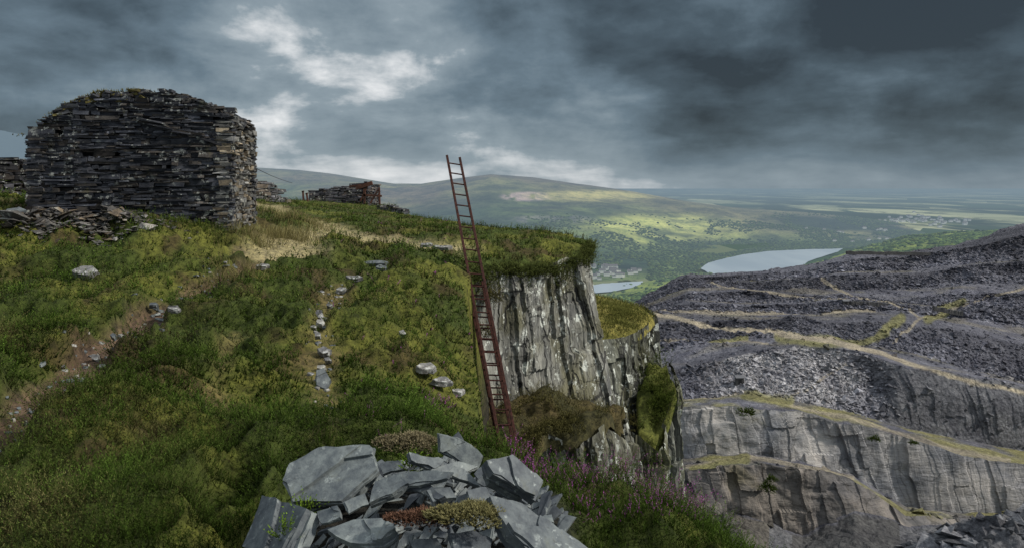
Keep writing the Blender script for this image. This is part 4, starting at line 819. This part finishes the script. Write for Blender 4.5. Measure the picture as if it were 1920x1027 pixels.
for k,t in enumerate(np.linspace(0,1,20)):
    pyr=np.interp(ms,[-300,0,50,200,420],[200,246,255,290,318])+3*fbm(ms*.03,0*ms,131); z=-300*(1-t)+t*(-(pyr-HY)/F*Ym); mt.append(np.stack([(ms-CX)/F*Ym,Ym-1500*(1-t)+300*fbm(ms*.02,0*ms+t*3,133),z],-1))
Qm=np.array(mt); npmesh('mountain',Qm,gridfaces(20,120),m_plain if False else m_hill,np.tile([.02,.03,.03],(Qm.shape[0]*120,1)),smooth=True)['kind']='structure'
def lake(name,pts,z=-300.5):
    n=len(pts); dense=[]
    for i in range(n):
        a=np.array(pts[i],float);b=np.array(pts[(i+1)%n],float)
        for k in range(5): t=k/5; q=a*(1-t)+b*t; dense.append((q[0]+random.uniform(-1,1),q[1]+random.uniform(-.3,.3)))
    bm=bmesh.new(); vs=[]
    for px,py in dense: Y=-z*F/(py-HY); vs.append(bm.verts.new(((px-CX)/F*Y,Y,z)))
    bm.faces.new(vs); bmesh.ops.triangulate(bm,faces=bm.faces[:]); o=bmobj(name,bm,m_water); o['kind']='structure'
    if o.data.polygons[0].normal.z<0: o.data.flip_normals()
lake('lake',[(1313,503),(1330,492),(1365,483),(1400,476),(1440,471),(1500,468),(1580,466),(1572,472),(1545,480),(1515,490),(1500,502),(1490,525),(1400,530),(1330,512)],-299.5)
lake('lake_water',[(1085,538),(1130,531),(1160,529),(1205,527),(1206,532),(1180,540),(1150,546),(1100,550),(1080,548)],-299.5)
ph=(1+5**.5)/2; IV=np.array([(-1,ph,0),(1,ph,0),(-1,-ph,0),(1,-ph,0),(0,-1,ph),(0,1,ph),(0,-1,-ph),(0,1,-ph),(ph,0,-1),(ph,0,1),(-ph,0,-1),(-ph,0,1)])/1.9
IFc=np.array([(0,11,5),(0,5,1),(0,1,7),(0,7,10),(0,10,11),(1,5,9),(5,11,4),(11,10,2),(10,7,6),(7,1,8),(3,9,4),(3,4,2),(3,2,6),(3,6,8),(3,8,9),(4,9,5),(2,4,11),(6,2,10),(8,6,7),(9,8,1)])
def crowns(P,s,c_):
    n=len(P); V=IV[None]*(1+rng.normal(0,.16,(n,12,1)))*s[:,None,None]*np.array([1,1,.7])+P[:,None]+np.array([0,0,1])*s[:,None,None]*.2
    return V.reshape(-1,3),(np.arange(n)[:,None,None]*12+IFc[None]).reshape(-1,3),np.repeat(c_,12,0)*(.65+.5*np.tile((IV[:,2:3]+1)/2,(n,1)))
def pick(Q,n,wf):
    i=rng.integers(0,Q.shape[0]-1,n); j=rng.integers(0,Q.shape[1]-1,n); f=rng.random((n,1)); g=rng.random((n,1)); P=(Q[i,j]*(1-f)+Q[i+1,j]*f)*(1-g)+(Q[i,j+1]*(1-f)+Q[i+1,j+1]*f)*g
    ok=rng.random(n)<wf(P[:,0],P[:,1],CX+P[:,0]/P[:,1]*F,HY-P[:,2]/P[:,1]*F); return P[ok]
PB=pick(QB,26000,lambda x,y,px,py:.05+.95*ss(-.15,.1,fbm(x*.006,y*.006,101,4))*(px>1080)*(px<1900))
PH=pick(QH,76000,lambda x,y,px,py:np.maximum((.01+.9*ss(.0,.15,fbm(x*.004,y*.004,141,4)))*ss(395,430,py),.8*ss(445,460,py)*(px>1215))*(px>950)*~((px<1215)&(py>498)&(rng.random(len(px))<.75)))
g=lambda n:np.array([.065,.1,.03])*rng.uniform(.6,1.6,(n,1))+np.array([.05,.05,0])*(rng.random((n,1))<.25)
V,Fc,Cc=merge([crowns(PB,rng.uniform(4,8,len(PB)),g(len(PB))),crowns(PH,rng.uniform(4,8,len(PH)),g(len(PH))*.65)])
tag(npmesh('valley_woods',V,Fc,m_tree,Cc),'distant green woods around the lakes in the valley','woods',kind='stuff')
def house(px,py,w,label,group,Y):
    x,y,z=at(px,py,Y); r=empty('house',(x,y,z),label,'house',group); h=w*.5; d_=w*.6; bm=bmesh.new()
    beam(bm,(x-w/2,y,z+h/2),(x+w/2,y,z+h/2),d_,h); bmobj('wall',bm,m_white,r)
    bm=bmesh.new(); v=[bm.verts.new(q) for q in ((x-w/2,y-d_/2-.5,z+h),(x+w/2,y-d_/2-.5,z+h),(x+w/2,y+d_/2+.5,z+h),(x-w/2,y+d_/2+.5,z+h),(x-w/2,y,z+h+d_*.4),(x+w/2,y,z+h+d_*.4))]
    for f in ((0,1,5,4),(2,3,4,5),(1,2,5),(3,0,4),(0,3,2,1)): bm.faces.new([v[k_] for k_ in f])
    bmobj('roof',bm,m_roofs,r)
for i in range(70):
    px=random.gauss(1725,42); py=random.gauss(414,5)+abs(px-1725)*.05; house(px,py,random.uniform(18,34),'tiny pale house in the distant village on the plain','distant village houses',Y=302*F/(max(py,402)-HY))
def onhill(n,x0,x1,y0,y1,w0,w1,label,group):
    k=0
    while k<n:
        a,b=random.randrange(3,QH.shape[0]-1),random.randrange(QH.shape[1]); p_=QH[a,b]
        if x0<HPX[a,b]<x1 and y0<HPY[a,b]<y1: house(HPX[a,b],HPY[a,b],random.uniform(w0,w1),label,group,Y=p_[1]); k+=1
onhill(30,1106,1200,500,528,12,26,'pale house beside the small lake in the valley','houses by the small lake')
onhill(14,1350,1690,425,455,14,22,'scattered pale farmhouse above the far lake shore','farmhouses above the lake')

# ---------------------------------------------------------------- sky, light, camera
w=bpy.data.worlds.new('World'); bpy.context.scene.world=w; w.use_nodes=True; nt=w.node_tree; nt.nodes.clear()
out=nt.nodes.new('ShaderNodeOutputWorld'); g=nt.nodes.new('ShaderNodeTexCoord').outputs['Generated']
S=Vector((.8,-.14,.62)).normalized(); el=math.asin(S.z); az=math.atan2(S.x,S.y)
sky=Nd(nt,'ShaderNodeTexSky'); sky.sky_type='NISHITA'; sky.sun_disc=False; sky.sun_elevation=el; sky.sun_rotation=az
sp=Nd(nt,'ShaderNodeSeparateXYZ',{0:g}); x,y,z=sp.outputs
den=Mt(nt,'ADD',Mt(nt,'MAXIMUM',z,0.),.22)
uv=Nd(nt,'ShaderNodeCombineXYZ',{0:Mt(nt,'DIVIDE',x,den),1:Mt(nt,'DIVIDE',y,den),2:0.}).outputs[0]
n1=Noi(nt,uv,.8,3,.5,.4); n2=Noi(nt,uv,2.,10,.56,.15); n3=Noi(nt,scalev(nt,g,(1,1,1.6)),5.5,11,.57,.2); n4=Noi(nt,scalev(nt,g,(1,1,1.5)),2.4,3,.5)
def dirp(px,py): return Vector(((px-CX)/F,1,(HY-py)/F)).normalized()
def blob(px,py,r,sz=2.2,r0=.0):
    d_=dirp(px,py); s_=(1,1,sz); a=scalev(nt,g,s_); v=Nd(nt,'ShaderNodeVectorMath',{0:a,1:(d_.x,d_.y,d_.z*sz)},operation='DISTANCE').outputs['Value']
    return Rng(nt,v,r,r0,0,1)
Nz=Mt(nt,'ADD',Mt(nt,'MULTIPLY',Mt(nt,'SUBTRACT',n2,.5),.8),Mt(nt,'MULTIPLY',Mt(nt,'SUBTRACT',n3,.5),1.2))
Nz=Mt(nt,'ADD',Nz,Mt(nt,'MULTIPLY',Mt(nt,'SUBTRACT',n1,.5),.3))
Nz=Mt(nt,'MULTIPLY',Nz,Rng(nt,z,.0,.12,.4,1.))
Bv=Mt(nt,'ADD',Nz,Mt(nt,'MULTIPLY',Mt(nt,'SUBTRACT',n4,.5),.25))
Bv=Mt(nt,'ADD',Bv,.58)
def addb(b,k):
    global Bv
    Bv=Mt(nt,'ADD',Bv,Mt(nt,'MULTIPLY',b,k))
addb(blob(1850,60,.62,1.5),-.46); addb(blob(1400,130,.4,2.),-.15); addb(blob(1000,10,.3),-.18); addb(blob(40,120,.3),-.28)
addb(blob(620,210,.45),.15); addb(blob(500,40,.16),.2); addb(blob(850,170,.3),.1); addb(blob(1050,140,.12),.1)
addb(Rng(nt,z,.08,.0),.26); addb(blob(20,260,.14,3.),-.25)
rp_=nt.nodes.new('ShaderNodeValToRGB'); nt.links.new(Bv,rp_.inputs[0]); cr=rp_.color_ramp
for e_,(p_,c_) in zip([cr.elements[0],cr.elements[1]]+[cr.elements.new(.5) for _ in range(3)],((0.,(.03,.042,.052,1)),(1.15 if False else 1.,(.46,.51,.535,1)),(.25,(.068,.098,.122,1)),(.5,(.14,.195,.24,1)),(.75,(.27,.335,.38,1)))):
    e_.position=p_; e_.color=c_
ccol=Mx(nt,.05,rp_.outputs[0],scalev(nt,sky.outputs[0],(.08,.08,.08)))
up=Rng(nt,z,.35,.8); ccol=Mx(nt,up,ccol,(.75,.82,.88))  # overhead sky brightened above the frame to add light to the scene
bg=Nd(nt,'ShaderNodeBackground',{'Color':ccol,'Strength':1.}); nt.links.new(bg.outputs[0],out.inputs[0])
sl=bpy.data.lights.new('sun','SUN'); sl.energy=3.9; sl.angle=math.radians(4); sl.color=(1,.95,.86)
so=bpy.data.objects.new('sun',sl); C.objects.link(so); so.rotation_euler=(-S).to_track_quat('-Z','Y').to_euler(); so.location=(20,0,40)
cam=bpy.data.cameras.new('camera'); cam.lens=24; cam.sensor_width=36; cam.shift_y=-(513.5-350)/1920; cam.clip_start=.1; cam.clip_end=200000
co=bpy.data.objects.new('camera',cam); C.objects.link(co); co.location=(0,0,0); co.rotation_euler=(math.radians(90),0,0)
sc=bpy.context.scene; sc.camera=co; sc.view_settings.view_transform='Standard'; sc.view_settings.look='None'; sc.view_settings.exposure=0
